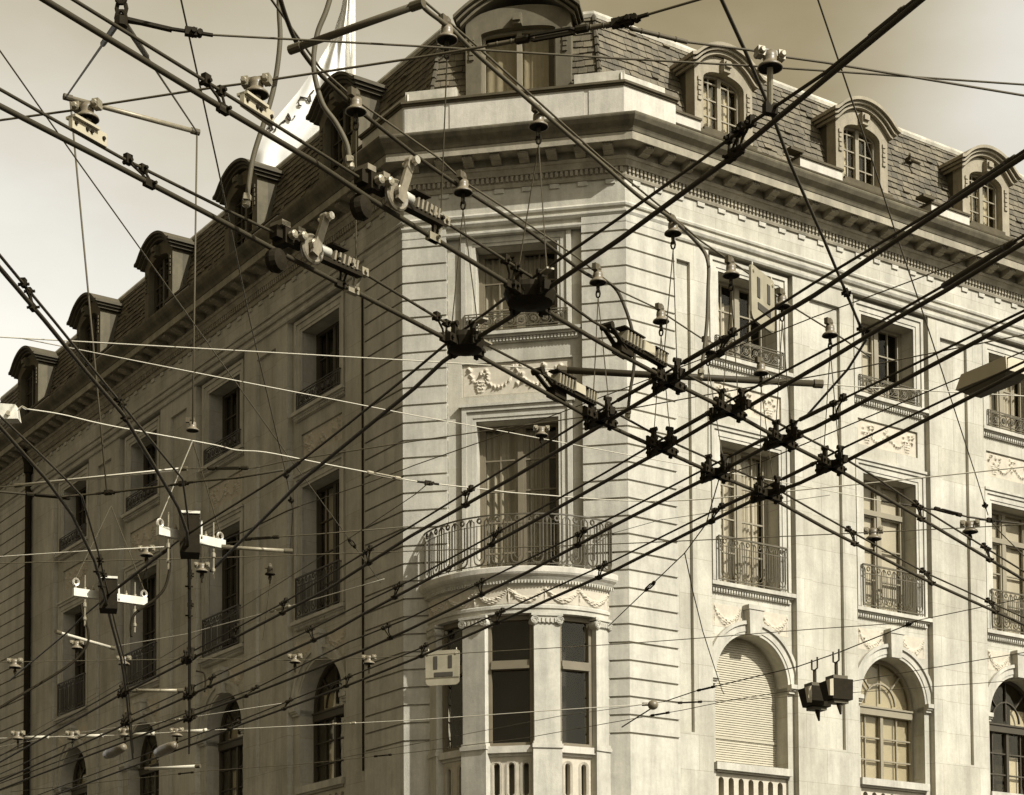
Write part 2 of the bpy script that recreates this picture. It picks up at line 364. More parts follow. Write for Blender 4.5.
def festoon(asp, seed, swags=1, x0=.05, x1=.95):
    bl = blob_seed(20 * swags, seed)
    def f(a, b):
        h = 0
        if not x0 < a < x1: return 0
        s = (a - x0) / (x1 - x0) * swags; k = int(s); x = s - k
        yc = .82 - .62 * math.sin(x * math.pi); th = .09 + .09 * math.sin(x * math.pi)
        h = math.exp(-((b - yc) / th) ** 4) * (.65 + .25 * math.sin(x * 34 + b * 9) * math.sin(b * 40 + x * 7))
        for (p, q, w) in bl[20 * k:20 * k + 12]:
            h = max(h, w * gs(x * asp / swags, b, p * asp / swags, .82 - .62 * math.sin(p * math.pi) + (q - .5) * .2, .07, .08))
        for cx in (0, 1): h = max(h, .9 * gs(x * asp / swags, b, cx * asp / swags, .8, .09, .12), .6 * gs(x * asp / swags, b, cx * asp / swags, .45, .05, .32))
        return h
    return f

# ------------------------------------------------------------------ ground
mb = MB(); mb.quad(Vector((-400, -400, 0)), Vector((400, -400, 0)), Vector((400, 400, 0)), Vector((-400, 400, 0)))
struct(mb.build('road', M['asphalt']))
mb = MB()
kerb = [PL(LEND, 3.2, 0), l0 + mitL * 3.2, r0 + mitR * 3.2, PR(REND, 3.2, 0)]
inn = [PL(LEND, -.3, 0), l0 - mitL * .3, r0 - mitR * .3, PR(REND, -.3, 0)]
for k in range(3): mb.hexa([kerb[k], kerb[k + 1], inn[k + 1], inn[k]] + [p + Vector((0, 0, .13)) for p in (kerb[k], kerb[k + 1], inn[k + 1], inn[k])])
struct(mb.build('pavement', M['paving']))

# ================================================================== THE BUILDING
bld = empty('corner_building', (0, 40, 0), 'pale stone corner building with mansard roof, arched windows and a bowed balcony', 'building')
Z_ARCH0, Z_SPR, ARR = 7.86, 9.70, 1.05
COURSE = [19.273 - .3805 * i for i in range(0, 30)]      # joints of the banded corners
Z3 = (16.80, 18.69); Z2 = (11.80, 14.95); REV = .42; BAY = -.15
ZTOP = 20.1
def bays(P, centres, half_w, half_bay, ul, ur, piers, seed, tone):
    holes, patches = [], []
    for a, b in piers: patches.append((a, b, 8.42, 18.63, -.08))
    for c in centres:
        patches.append((c - half_bay, c + half_bay, 0, 19.05, BAY))
        patches.append((c - half_bay + .1, c + half_bay - .1, 15.5, 16.35, BAY - .0))
        patches.append((c - .98, c + .98, 15.62, 16.24, BAY - .05))
        holes += [(c - half_w, c + half_w, *Z3, BAY - REV), (c - half_w, c + half_w, *Z2, BAY - REV)]
        holes.append((c - ARR, c + ARR, Z_ARCH0 - .9, Z_SPR + ARR + .12, None))
    m_ = MB(); relief_wall(m_, P, ul, ur, 0, ZTOP, patches, holes); m_.build('stone_wall', M['ashlar'], bld)
    for i, c in enumerate(centres):
        m_ = MB(); zt = Z_SPR + ARR + .12
        arc = [(c + ARR * math.cos(math.pi * k / 24), Z_SPR + ARR * math.sin(math.pi * k / 24)) for k in range(25)]
        m_.plate(P, [(c + ARR, zt), (c - ARR, zt), (c - ARR, Z_SPR)] + arc[::-1][1:-1] + [(c + ARR, Z_SPR)], [], BAY - REV, BAY)
        for sgn in (-1, 1):      # plain jambs below the springing
            m_.quad(P(c + sgn * ARR, BAY, Z_ARCH0 - .9), P(c + sgn * ARR, BAY - REV, Z_ARCH0 - .9), P(c + sgn * ARR, BAY - REV, Z_SPR), P(c + sgn * ARR, BAY, Z_SPR))
        m_.build('arch_wall', M['stone'], bld)
        # --- mouldings of the bay
        tr_ = MB()
        for (zb, zt_, top) in ((Z3[0], Z3[1], .30), (Z2[0], Z2[1], .30)):
            w = half_w
            for (a, b_, d) in ((.0, .07, .03), (.07, .20, .05), (.20, .28, .085)):
                for s in (-1, 1):
                    e0, e1 = sorted((c + s * (w + a), c + s * (w + b_)))
                    tr_.box(P, e0, e1, BAY - .02, BAY + d, zb + .02, zt_ + a)
                tr_.box(P, c - w - b_, c + w + b_, BAY - .02, BAY + d, zt_ + a, zt_ + b_)
        tr_.box(P, c - w - .30, c + w + .30, BAY - .02, BAY + .12, Z2[1] + .28, Z2[1] + .34)      # small cornice over the lower window
        tr_.build('window_surround', M['trim'], bld); tr_ = MB()
        for zs in (Z3[0] - .21, Z2[0] - .21):
            for (e_, d, a, b_) in ((.36, .16, .13, .215), (.33, .10, .09, .13), (.30, .05, 0, .09)):
                tr_.box(P, c - half_w - e_, c + half_w + e_, BAY - .02, BAY + d, zs + a - .02, zs + b_ - .02)
            n_ = int((half_w * 2 + .6) / .075)
            for k in range(n_):
                uu = c - half_w - .29 + k * .075; tr_.box(P, uu, uu + .04, BAY + .04, BAY + .09, zs - .005, zs + .065)
            tr_.build('sill_course', M['trim'], bld); tr_ = MB()
        # arch: two rings, keystone, imposts
        def ringp(ra, rb, o0, o1):
            A = [(c + ra * math.cos(math.pi * k / 28), Z_SPR + ra * math.sin(math.pi * k / 28)) for k in range(29)]
            B = [(c + rb * math.cos(math.pi * k / 28), Z_SPR + rb * math.sin(math.pi * k / 28)) for k in range(29)]
            for k in range(28):
                q = [A[k], B[k], B[k + 1], A[k + 1]]
                tr_.hexa([P(q[0][0], o0, q[0][1]), P(q[1][0], o0, q[1][1]), P(q[2][0], o0, q[2][1]), P(q[3][0], o0, q[3][1])] + [P(a, o1, b_) for a, b_ in q])
        ringp(ARR + .003, ARR + .07, BAY - .02, BAY + .035); ringp(ARR + .07, ARR + .22, BAY - .02, BAY + .055); ringp(ARR + .22, ARR + .30, BAY - .02, BAY + .10)
        for s in (-1, 1):
            e0, e1 = sorted((c + s * (ARR - .0), c + s * min(ARR + .29, half_bay - .004)))
            for (a, b_, d) in ((9.56, 9.62, .07), (9.62, 9.66, .11), (9.66, 9.755, .15)): tr_.box(P, e0, e1, BAY - REV + .1, BAY + d - .006, a, b_)
        tr_.build('arch_surround', M['trim'], bld); tr_ = MB()
        tr_.box(P, c - ARR - .05, c + ARR + .05, BAY - REV + .02, BAY + .10, Z_ARCH0 - .16, Z_ARCH0)
        tr_.box(P, c - ARR + .02, c + ARR - .02, BAY - REV + .0, BAY + .02, Z_ARCH0 - .2, Z_ARCH0 - .16)
        tr_.build('arch_sill', M['trim'], bld)
        ks = MB(); ks.hexa([P(c - .16, BAY - .02, 10.72), P(c + .16, BAY - .02, 10.72), P(c + .16, BAY + .16, 10.72), P(c - .16, BAY + .16, 10.72), P(c - .21, BAY - .02, 11.27), P(c + .21, BAY - .02, 11.27), P(c + .21, BAY + .2, 11.27), P(c - .21, BAY + .2, 11.27)])
        ks.box(P, c - .24, c + .24, BAY - .02, BAY + .22, 11.27, 11.37)
        ks.build('keystone', M['trim'], bld)
        rl = MB(); carve(rl, P, c - .97, c + .97, 15.63, 16.23, BAY - .045, basket(3.2, seed + i), 120, 44, amp=.075)
        rl.build('carved_relief', M['relief'], bld)
        for s in (-1, 1):
            e0, e1 = sorted((c + s * .26, c + s * (half_bay - .12))); rl = MB()
            carve(rl, P, e0, e1, 10.82, 11.34, BAY + .003, festoon(1.9, seed + 7 + i + s), 60, 36, .06); rl.build('spandrel_relief', M['relief'], bld)
        # slotted parapet under the arch
        bp_ = MB(); zz0, zz1 = Z_ARCH0 - .95, Z_ARCH0 - .21; hs = []
        nb = 7; st = (2 * ARR - .1) / nb
        for k in range(nb):
            cu = c - ARR + .05 + st * (k + .5); r_ = .075
            hs.append([(cu + r_ * math.cos(t_), zz1 - .16 + r_ * math.sin(t_)) for t_ in [math.pi * q / 8 for q in range(9)]] + [(cu + r_ * math.cos(t_), zz0 + .16 + r_ * math.sin(t_)) for t_ in [math.pi + math.pi * q / 8 for q in range(9)]])
        bp_.plate(P, [(c - ARR, zz0), (c + ARR, zz0), (c + ARR, zz1), (c - ARR, zz1)], hs, BAY - .25, BAY - .06)
        bp_.build('balustrade_panel', M['relief'], bld)
        bk = MB(); bk.box(P, c - ARR, c + ARR, BAY - .5, BAY - .40, zz0, zz1); bk.build('balustrade_back', M['dormer'], bld)

def scroll_rail(P, c, half, z0, z1, o, m_):
    r_ = MB(); h = z1 - z0
    for z in (z0 + .02, z0 + .075, z1 - .075, z1 - .02): r_.box(P, c - half, c + half, o - .012, o + .012, z - .009, z + .009)
    for u in (c - half, c - half + .09, c + half - .09, c + half): r_.box(P, u - .012, u + .012, o - .013, o + .013, z0 + .02, z1 - .02)
    n_ = int((2 * half - .2) / (h * .62)); st = (2 * half - .2) / n_; zc = (z0 + z1) / 2
    for k in range(n_):
        cu = c - half + .1 + st * (k + .5); ra = st * .46
        r_.tube([P(cu + ra * math.cos(t_), o, zc + (h * .5 - .09) * math.sin(t_)) for t_ in [2 * math.pi * q / 16 for q in range(16)]], .011, 4, True)
        r_.tube([P(cu + ra * .55 * math.cos(t_), o, zc + ra * .55 * math.sin(t_)) for t_ in [2 * math.pi * q / 10 for q in range(10)]], .010, 4, True)
        for q in range(5):
            t_ = 2 * math.pi * q / 5; r_.box(P, cu + .035 * math.cos(t_) - .02, cu + .035 * math.cos(t_) + .02, o - .015, o + .02, zc + .035 * math.sin(t_) - .02, zc + .035 * math.sin(t_) + .02)
        r_.tube([P(cu - st / 2, o, zc - (h * .5 - .09)), P(cu - st * .2, o, zc - .03), P(cu + st * .2, o, zc + .03), P(cu + st / 2, o, zc + (h * .5 - .09))], .009, 4)
    for s in (-1, 1): r_.box(P, c + s * half - .012, c + s * half + .012, o - .2, o, z1 - .03, z1 - .01)
    return r_
def loop_bars(r_, Q, n_, h, w, g=1.0):  # Q(a, z): a along the rail in metres. A row of U loops hung under a small frieze
    st = w / n_
    for k in range(n_):
        c = st * (k + .5); a = st * .30
        pts = [(c - a, h - .13)] + [(c - a * math.cos(t_), .17 - a * math.sin(t_)) for t_ in [math.pi * q / 7 for q in range(8)]] + [(c + a, h - .13)]
        r_.tube([Q(x, z) for x, z in pts], .0105 * g, 4)
        b = st * .5
        r_.tube([Q(c - b, .05), Q(c - b, h - .2)], .010 * g, 4)
        r_.tube([Q(c - a, h - .13), Q(c - b * .9, h - .06), Q(c - b, h - .2)], .009 * g, 4)
        r_.tube([Q(c + a, h - .13), Q(c + b * .9, h - .06), Q(c + b, h - .2)], .009 * g, 4)
        r_.tube([Q(c + .045 * math.cos(t_), h - .11 + .05 * math.sin(t_)) for t_ in [2 * math.pi * q / 8 for q in range(8)]], .012 * g, 4, True)
        r_.tube([Q(c - a * .45, h - .2), Q(c - a * .45, .2), Q(c, .14), Q(c + a * .45, .2), Q(c + a * .45, h - .2)], .0075 * g, 4)
    r_.tube([Q(w, .05), Q(w, h - .06)], .010 * g, 4)
def loop_rail(P, c, half, z0, z1, o):
    r_ = MB(); h = z1 - z0
    for z, e_ in ((z0 + .02, .012), (z1 - .015, .018), (z1 - .22, .008)):
        r_.box(P, c - half, c + half, o - e_, o + e_, z - e_, z + e_)
    for s in (-1, 1):
        r_.box(P, c + s * half - .014, c + s * half + .014, o - .014, o + .014, z0, z1)
        r_.box(P, c + s * half - .012, c + s * half + .012, o - .2, o, z1 - .04, z1 - .015)
    loop_bars(r_, lambda a, z: P(c - half + a, o, z0 + z), 6, h, 2 * half, 1.25)
    return r_

def rect_window(P, c, hw, z0, z1, o, kind, cols=2, rows=3, wood='wood', transom=None):
    fw = .075; fr_ = MB()
    for s in (-1, 1):
        e0, e1 = sorted((c + s * hw, c + s * (hw - fw))); fr_.box(P, e0, e1, o - .06, o + .03, z0, z1)
    fr_.box(P, c - hw + fw, c + hw - fw, o - .06, o + .03, z1 - fw, z1); fr_.box(P, c - hw + fw, c + hw - fw, o - .06, o + .03, z0, z0 + fw * 1.4)
    fr_.box(P, c - .06, c + .06, o - .06, o + .045, z0 + fw * 1.4, z1 - fw)
    if transom: fr_.box(P, c - hw + fw, c + hw - fw, o - .058, o + .055, transom - .06, transom + .06)
    iw = hw - fw - .06
    for s in (-1, 1):
        cc = c + s * (.06 + iw / 2)
        for e_ in (-1, 1):       # casement stiles
            e0, e1 = sorted((cc + e_ * iw / 2, cc + e_ * (iw / 2 - .05))); fr_.box(P, e0, e1, o - .05, o + .015, z0 + fw * 1.4, z1 - fw)
        for k in range(1, rows):
            zz = z0 + fw + (z1 - z0 - 2 * fw) * k / rows; fr_.box(P, cc - iw / 2 + .05, cc + iw / 2 - .05, o - .045, o + .006, zz - .016, zz + .016)
        if cols > 2: fr_.box(P, cc - .014, cc + .014, o - .044, o + .004, z0 + fw * 1.4, z1 - fw)
    w_ = fr_.build('window', M[wood], bld)
    gp = MB(); gp.quad(P(c - hw + .03, o - .033, z0 + .03), P(c + hw - .03, o - .033, z0 + .03), P(c + hw - .03, o - .033, z1 - .03), P(c - hw + .03, o - .033, z1 - .03)); gp.build('pane', M['glass'], w_)
    bx = MB()
    a, b_, d = c - hw - .15, c + hw + .15, o - .9
    bx.quad(P(a, d, z0 - .1), P(b_, d, z0 - .1), P(b_, d, z1 + .1), P(a, d, z1 + .1))
    for uu in (a, b_): bx.quad(P(uu, d, z0 - .1), P(uu, o - .07, z0 - .1), P(uu, o - .07, z1 + .1), P(uu, d, z1 + .1))
    for zz in (z0 - .1, z1 + .1): bx.quad(P(a, d, zz), P(b_, d, zz), P(b_, o - .07, zz), P(a, o - .07, zz))
    bx.build('room_behind', M['room'], w_)
    def drape(u0, u1, za, zb, folds, amp=.03, m_='curtain'):
        cu_ = MB(); n_ = folds * 8
        for k in range(n_):
            ua, ub = u0 + (u1 - u0) * k / n_, u0 + (u1 - u0) * (k + 1) / n_
            oa = o - .17 + amp * math.sin(k / 8 * 2 * math.pi) + .4 * amp * math.sin(k * .37); ob = o - .17 + amp * math.sin((k + 1) / 8 * 2 * math.pi) + .4 * amp * math.sin((k + 1) * .37)
            cu_.quad(P(ua, oa, za), P(ub, ob, za), P(ub, ob, zb), P(ua, oa, zb))
        cu_.build('curtain', M[m_], w_)
    if kind == 'shaded_drape': drape(c - hw + .08, c - .02, z0, z1 - .05, 5, m_='shaded_drape'); drape(c + .06, c + hw - .3, z0, z1 - .05, 5, m_='shaded_drape')
    if kind == 'curtain': drape(c - hw + .08, c - .02, z0, z1 - .05, 5); drape(c + .06, c + hw - .08, z0, z1 - .05, 6)
    if kind == 'half': drape(c - hw + .08, c - hw * .35, z0, z1, 3); drape(c + hw * .45, c + hw - .06, z0, z1, 3)
    if kind == 'left': drape(c - hw + .08, c + hw * .30, z0, z1 - .4, 6)
    if kind == 'board':
        bl = MB(); bl.box(P, c - hw + .08, c + .10, o - .115, o - .1, z0, z1 - .25); bl.box(P, c + .10, c + hw - .3, o - .115, o - .1, z0, z0 + .62); bl.build('blind', M['blind'], w_)
    if kind in ('blind', 'part_blind'):
        bl = MB(); lo = z0 + (.04 if kind == 'blind' else (z1 - z0) * .32)
        bl.box(P, c - hw + .08, c + hw - .08, o - .115, o - .1, lo, z1 - .05); bl.build('blind', M['blind'], w_)
    return w_
def arch_window(P, c, o, kind, wood='wood_dark'):
    fr_ = MB(); z0, zs, r_ = Z_ARCH0, Z_SPR, ARR
    def half_ring(ra, rb, o0, o1, m_=fr_, n_=24):
        for k in range(n_):
            t0, t1 = math.pi * k / n_, math.pi * (k + 1) / n_
            q = [(ra, t0), (rb, t0), (rb, t1), (ra, t1)]
            pts = [(c + a * math.cos(b_), zs + a * math.sin(b_)) for a, b_ in q]
            m_.hexa([P(a, o0, b_) for a, b_ in pts] + [P(a, o1, b_) for a, b_ in pts])
    if kind == 'shutter':
        sh = MB(); zz = z0; step = .052
        while zz < zs + r_ - .01:
            w_ = r_ if zz < zs else math.sqrt(max(0, r_ * r_ - (zz - zs) ** 2)); w2 = r_ if zz + step < zs else math.sqrt(max(0, r_ * r_ - min(r_ * r_, (zz + step - zs) ** 2)))
            w_ = max(w_, w2) if zz < zs else w_
            sh.hexa([P(c - w_, o - .03, zz), P(c + w_, o - .03, zz), P(c + w_, o + .012, zz + .006), P(c - w_, o + .012, zz + .006), P(c - w2, o - .03, zz + step), P(c + w2, o - .03, zz + step), P(c + w2, o - .006, zz + step), P(c - w2, o - .006, zz + step)])
            zz += step
        sh.box(P, c - r_, c + r_, o - .03, o + .03, z0 + .60, z0 + .66)
        return sh.build('roller_shutter', M['shutter'], bld)
    half_ring(r_ - .08, r_ - .002, o - .06, o + .03)
    for s in (-1, 1):
        e0, e1 = sorted((c + s * r_, c + s * (r_ - .08))); fr_.box(P, e0, e1, o - .06, o + .03, z0, zs)
    tz = zs - .18
    fr_.box(P, c - r_ + .08, c + r_ - .08, o - .07, o + .09, tz - .10, tz + .06); fr_.box(P, c - r_ + .08, c + r_ - .08, o - .06, o + .12, tz + .06, tz + .10)
    fr_.box(P, c - .045, c + .045, o - .055, o + .04, z0, tz - .10)
    for s in (-1, 1):
        for k in (1, 2):
            zz = z0 + (tz - .1 - z0) * k / 3; e0, e1 = sorted((c + s * .045, c + s * (r_ - .08))); fr_.box(P, e0, e1, o - .045, o + .01, zz - .016, zz + .016)
        uu = c + s * (r_ - .03) / 2; fr_.box(P, uu - .014, uu + .014, o - .044, o + .008, z0, tz - .10)
    half_ring(.48, .51, o - .04, o + .01)
    for t_ in (math.pi / 2, math.pi * .27, math.pi * .73):
        d = (math.cos(t_), math.sin(t_)); a_, b_ = (.05, r_ - .06) if abs(t_ - math.pi / 2) < .01 else (.5, r_ - .06)
        n_ = (-d[1] * .014, d[0] * .014)
        q = [(c + d[0] * a_ + n_[0], zs - .02 + d[1] * a_ + n_[1]), (c + d[0] * b_ + n_[0], zs - .02 + d[1] * b_ + n_[1]), (c + d[0] * b_ - n_[0], zs - .02 + d[1] * b_ - n_[1]), (c + d[0] * a_ - n_[0], zs - .02 + d[1] * a_ - n_[1])]
        fr_.hexa([P(a, o - .04, b2) for a, b2 in q] + [P(a, o + .009, b2) for a, b2 in q])
    w_ = fr_.build('arched_window', M[wood], bld)
    sh = [(c - r_ + .03, z0), (c + r_ - .03, z0)] + [(c + (r_ - .03) * math.cos(math.pi * k / 20), zs + (r_ - .03) * math.sin(math.pi * k / 20)) for k in range(21)]
    gp = MB(); gp.plate(P, sh, [], o - .036, o - .03); gp.build('pane', M['glass'], w_)
    bk = MB(); bk.plate(P, sh, [], o - .72, o - .70)
    bk.build('room_behind', M['room'], w_)
    if kind == 'blind':
        bl = MB(); bl.plate(P, [(c + (a - c) * .99, b_) for a, b_ in sh], [], o - .12, o - .10); bl.build('blind', M['blind'], w_)
    if kind == 'curtain':
        bl = MB(); bl.box(P, c + .12, c + .55, o - .14, o - .12, z0 + .1, z0 + 1.0); bl.box(P, c + .3, c + .8, o - .14, o - .12, zs - .05, zs + .35); bl.build('curtain', M['curtain'], w_)
    return w_

R_C = [3.52, 7.86, 12.20]; L_C = [3.95, 9.02, 14.07, 19.12]; HWR, HWL = .86, .90; HBR, HBL = 1.235, 1.40
bays(PR, R_C, HWR, HBR, 0, REND, [(1.39, 1.76), (5.26, 6.2), (9.5, 10.42), (14.0, 14.9)], 3, 'R')
bays(PL, L_C, HWL, HBL, 0, 22.3, [(5.95, 6.95), (11.0, 12.0), (16.05, 17.05)], 40, 'L')
m_ = MB(); relief_wall(m_, PL, 22.3, LEND, 0, ZTOP, [], []); m_.build('stone_wall', M['ashlar'], bld)
kinds3 = ['left', 'board', 'curtain']; kinds2 = ['curtain', 'blind', 'blind']; kinds1 = ['shutter', 'blind', 'curtain']
OW = BAY - REV + .03
def rail_for(P, c, hw, row, m_):
    if row == 3:
        r_ = scroll_rail(P, c, hw + .12, Z3[0] + .02, Z3[0] + .44, BAY + .10, m_); r_.build('window_railing', M[m_], bld)
    else:
        r_ = loop_rail(P, c, hw + .14, Z2[0] + .03, Z2[0] + 1.0, BAY + .12); r_.build('window_railing', M[m_], bld)
for i, c in enumerate(R_C):
    rect_window(PR, c, HWR, *Z3, OW, kinds3[i], 4, 3, 'wood'); rail_for(PR, c, HWR, 3, 'iron')
    rect_window(PR, c, HWR, *Z2, OW, kinds2[i], 4 if i == 0 else 2, 4, 'wood' if i == 0 else 'wood', transom=None if i == 0 else Z2[1] - .75); rail_for(PR, c, HWR, 2, 'iron')
    arch_window(PR, c, OW, kinds1[i], 'wood' if i == 1 else 'wood_dark')
for i, c in enumerate(L_C):
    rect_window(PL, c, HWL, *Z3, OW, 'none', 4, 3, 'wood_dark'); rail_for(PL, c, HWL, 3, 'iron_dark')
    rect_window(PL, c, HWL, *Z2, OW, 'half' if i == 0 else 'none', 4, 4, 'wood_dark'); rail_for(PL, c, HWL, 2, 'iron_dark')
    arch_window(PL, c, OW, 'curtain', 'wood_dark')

# banded corner blocks
def band(ul, uc0, uc1, ur):
    m_ = MB()
    zs = [COURSE[0] + .0] + COURSE[1:] + [0]
    for k in range(len(zs) - 1):
        hi, lo = zs[k] - .022, zs[k + 1] + (.022 if k < len(zs) - 2 else 0)
        if ul is not None:
            ring = [PL(ul, .05, 0), l0 + mitL * .05, PC(uc0, .05, 0), PC(uc0, -.25, 0), PL(ul, -.25, 0)]
        else:
            ring = [PC(uc1, .05, 0), r0 + mitR * .05, PR(ur, .05, 0), PR(ur, -.25, 0), PC(uc1, -.25, 0)]
        m_.prism([p + Vector((0, 0, lo)) for p in ring], [p + Vector((0, 0, hi)) for p in ring])
    return m_
uvfix = lambda m_: m_
band(1.62, .94, None, None).build('banded_corner', M['trim'], bld)
band(None, None, 3.87, 1.32).build('banded_corner', M['trim'], bld)
m_ = MB()
for k in range(30):
    hi = COURSE[k] - .022; lo = (COURSE[k + 1] if k < 29 else 0) + .022
    m_.box(PL, 22.45, LEND, -.1, .05, lo, hi)
m_.build('banded_corner', M['trim'], bld)

# chamfered front
BC_ = 2.46; m_ = MB(); CC = 2.44; CH = .89
ZC3 = (16.95, 18.85); ZC2 = (11.56, 15.06)
holes = [(CC - CH, CC + CH, *ZC3, -.12 - REV), (CC - CH, CC + CH, *ZC2, -.12 - REV), (BC_ - 1.72, BC_ + 1.72, 7.7, 10.66, None)]
patches = [(.94, 3.87, 11.4, 19.12, -.12), (CC - 1.2, CC + 1.2, 15.62, 16.33, -.17)]
relief_wall(m_, PC, 0, CW, 0, ZTOP, patches, holes, 0); m_.build('stone_wall', M['stone'], bld)
tr_ = MB(); B2 = -.12
for (zb, zt_) in (ZC3, ZC2):
    for (a, b_, d) in ((0, .07, .03), (.07, .2, .05), (.2, .3, .09)):
        for s in (-1, 1):
            e0, e1 = sorted((CC + s * (CH + a), CC + s * (CH + b_))); tr_.box(PC, e0, e1, B2 - .02, B2 + d, zb + .02, zt_ + a)
        tr_.box(PC, CC - CH - b_, CC + CH + b_, B2 - .02, B2 + d, zt_ + a, zt_ + b_)
tr_.box(PC, CC - CH - .36, CC + CH + .36, B2 - .02, B2 + .13, ZC2[1] + .3, ZC2[1] + .36)
for (e_, d, a, b_) in ((.50, .17, 16.88, 16.95), (.47, .11, 16.83, 16.88), (.44, .06, 16.72, 16.83)): tr_.box(PC, CC - CH - e_, CC + CH + e_, B2 - .02, B2 + d, a, b_)
for k in range(36): uu = CC - 1.32 + k * .074; tr_.box(PC, uu, uu + .04, B2 + .05, B2 + .10, 16.745, 16.815)
tr_.build('window_surround', M['trim'], bld)
rl = MB(); carve(rl, PC, CC - 1.19, CC + 1.19, 15.63, 16.32, -.165, basket(3.4, 77), 160, 56, .085); rl.build('carved_relief', M['relief'], bld)
rect_window(PC, CC, CH, *ZC3, -.12 - REV + .03, 'shaded_drape', 4, 3, 'wood_mid')
scroll_rail(PC, CC, CH + .22, ZC3[0] + .02, ZC3[0] + .42, B2 + .12, 'iron').build('window_railing', M['iron'], bld)
rect_window(PC, CC, CH, *ZC2, -.12 - REV + .03, 'shaded_drape', 4, 5, 'wood_mid')

# bowed bay and balcony
BC, BH, BS = 2.46, 2.02, 1.15; BR = (BH * BH + BS * BS) / (2 * BS); BO = BS - BR
AM = math.asin(BH / BR)
def bow(a, dr, z): return PC(BC + (BR + dr) * math.sin(a), BO + (BR + dr) * math.cos(a), z)
def bow_sweep(mb, prof, a0=-AM, a1=AM, n_=40):
    for k in range(n_):
        t0 = a0 + (a1 - a0) * k / n_; t1 = a0 + (a1 - a0) * (k + 1) / n_
        for (d0, z0), (d1, z1) in zip(prof, prof[1:]): mb.quad(bow(t0, d0, z0), bow(t1, d0, z0), bow(t1, d1, z1), bow(t0, d1, z1))
    for t_ in (a0, a1):
        n = len(mb.v); mb.v += [bow(t_, d, z) for d, z in prof]; mb.f.append(tuple(range(n, n + len(prof))))
m_ = MB(); bow_sweep(m_, [(-1.0, 11.36), (.06, 11.36), (.10, 11.40), (.12, 11.44), (.12, 11.54), (.10, 11.56), (-1.0, 11.56)], -AM * 1.03, AM * 1.03); m_.build('balcony_slab', M['parapet'], bld)
m_ = MB(); bow_sweep(m_, [(-.4, 10.62), (-.06, 10.62), (-.06, 10.70), (-.03, 10.72), (-.03, 10.78), (-.06, 10.80), (-.06, 11.20), (-.02, 11.22), (.02, 11.30), (.06, 11.355), (-.4, 11.355)])
for k in range(74):
    t_ = -AM + 2 * AM * (k + .25) / 74; t2 = t_ + 2 * AM * .5 / 74
    m_.hexa([bow(t_, -.06, 11.225), bow(t2, -.06, 11.225), bow(t2, .03, 11.225), bow(t_, .03, 11.225), bow(t_, -.06, 11.285), bow(t2, -.06, 11.285), bow(t2, .03, 11.285), bow(t_, .03, 11.285)])
m_.build('bay_entablature', M['trim'], bld)
rl = MB(); carve(rl, lambda u, o, z: bow(u, o, z), -AM * .97, AM * .97, 10.81, 11.19, -.058, festoon(13, 5, 6, .01, .99), 380, 30, .06); rl.build('carved_relief', M['relief'], bld)
rb = MB(); RZ0, RZ1 = 11.60, 12.68
for z, e_ in ((RZ0 + .03, .012), (RZ1 - .02, .02), (RZ1 - .22, .008)):
    rb.tube([bow(-AM + 2 * AM * k / 50, .02, z) for k in range(51)], e_, 4)
WB = 2 * AM * (BR + .02)
loop_bars(rb, lambda a, z: bow(-AM + a / (BR + .02), .02, RZ0 + z), 12, RZ1 - RZ0, WB, 1.8)
for k in range(8): rb.tube([bow(-AM + 2 * AM * k / 7, .02, 11.56), bow(-AM + 2 * AM * k / 7, .02, RZ0 + .05)], .012, 4)
rb.build('balcony_railing', M['iron_balcony'], bld)
# pillars, windows and parapet of the bay
PA = [-R(53), -R(19.7), R(19.7), R(53)]
for a in PA:
    pc_ = MB()
    Q = lambda x, y, z, a=a: bow(a, 0, 0) + (dC * math.cos(a) - nC * math.sin(a)) * x + (nC * math.cos(a) + dC * math.sin(a)) * y + Vector((0, 0, z))
    hw_ = .27 if abs(a) < .6 else .2
    pc_.box(Q, -hw_, hw_, -.34, -.07, 7.98, 10.42)
    for (e_, z0, z1) in ((.05, 7.84, 7.92), (.025, 7.92, 7.98)): pc_.box(Q, -hw_ - e_, hw_ + e_, -.36, -.07 + e_, z0, z1)
    pc_.box(Q, -hw_ - .03, hw_ + .03, -.38, -.05, 0, 7.84)
    pc_.box(Q, -hw_ - .06, hw_ + .06, -.36, -.01, 10.56, 10.615)
    for s in (-1, 1):      # volutes of the capital
        cx = s * (hw_ - .01)
        pc_.prism([Q(cx + .085 * math.cos(t_), -.30, 10.47 + .085 * math.sin(t_)) for t_ in [2 * math.pi * q / 14 for q in range(14)]], [Q(cx + .085 * math.cos(t_), -.02, 10.47 + .085 * math.sin(t_)) for t_ in [2 * math.pi * q / 14 for q in range(14)]])
        pc_.tube([Q(cx + (.085 - .065 * q / 20) * math.cos(q * .6), -.015, 10.47 + (.085 - .065 * q / 20) * math.sin(q * .6)) for q in range(21)], .012, 4)
    pc_.box(Q, -hw_ + .03, hw_ - .03, -.30, -.04, 10.42, 10.56)
    for k in range(5): uu = -hw_ + .09 + k * (2 * hw_ - .18) / 4; pc_.box(Q, uu - .02, uu + .02, -.05, -.015, 10.43, 10.52)
    pc_.build('bay_pillar', M['trim'], bld)
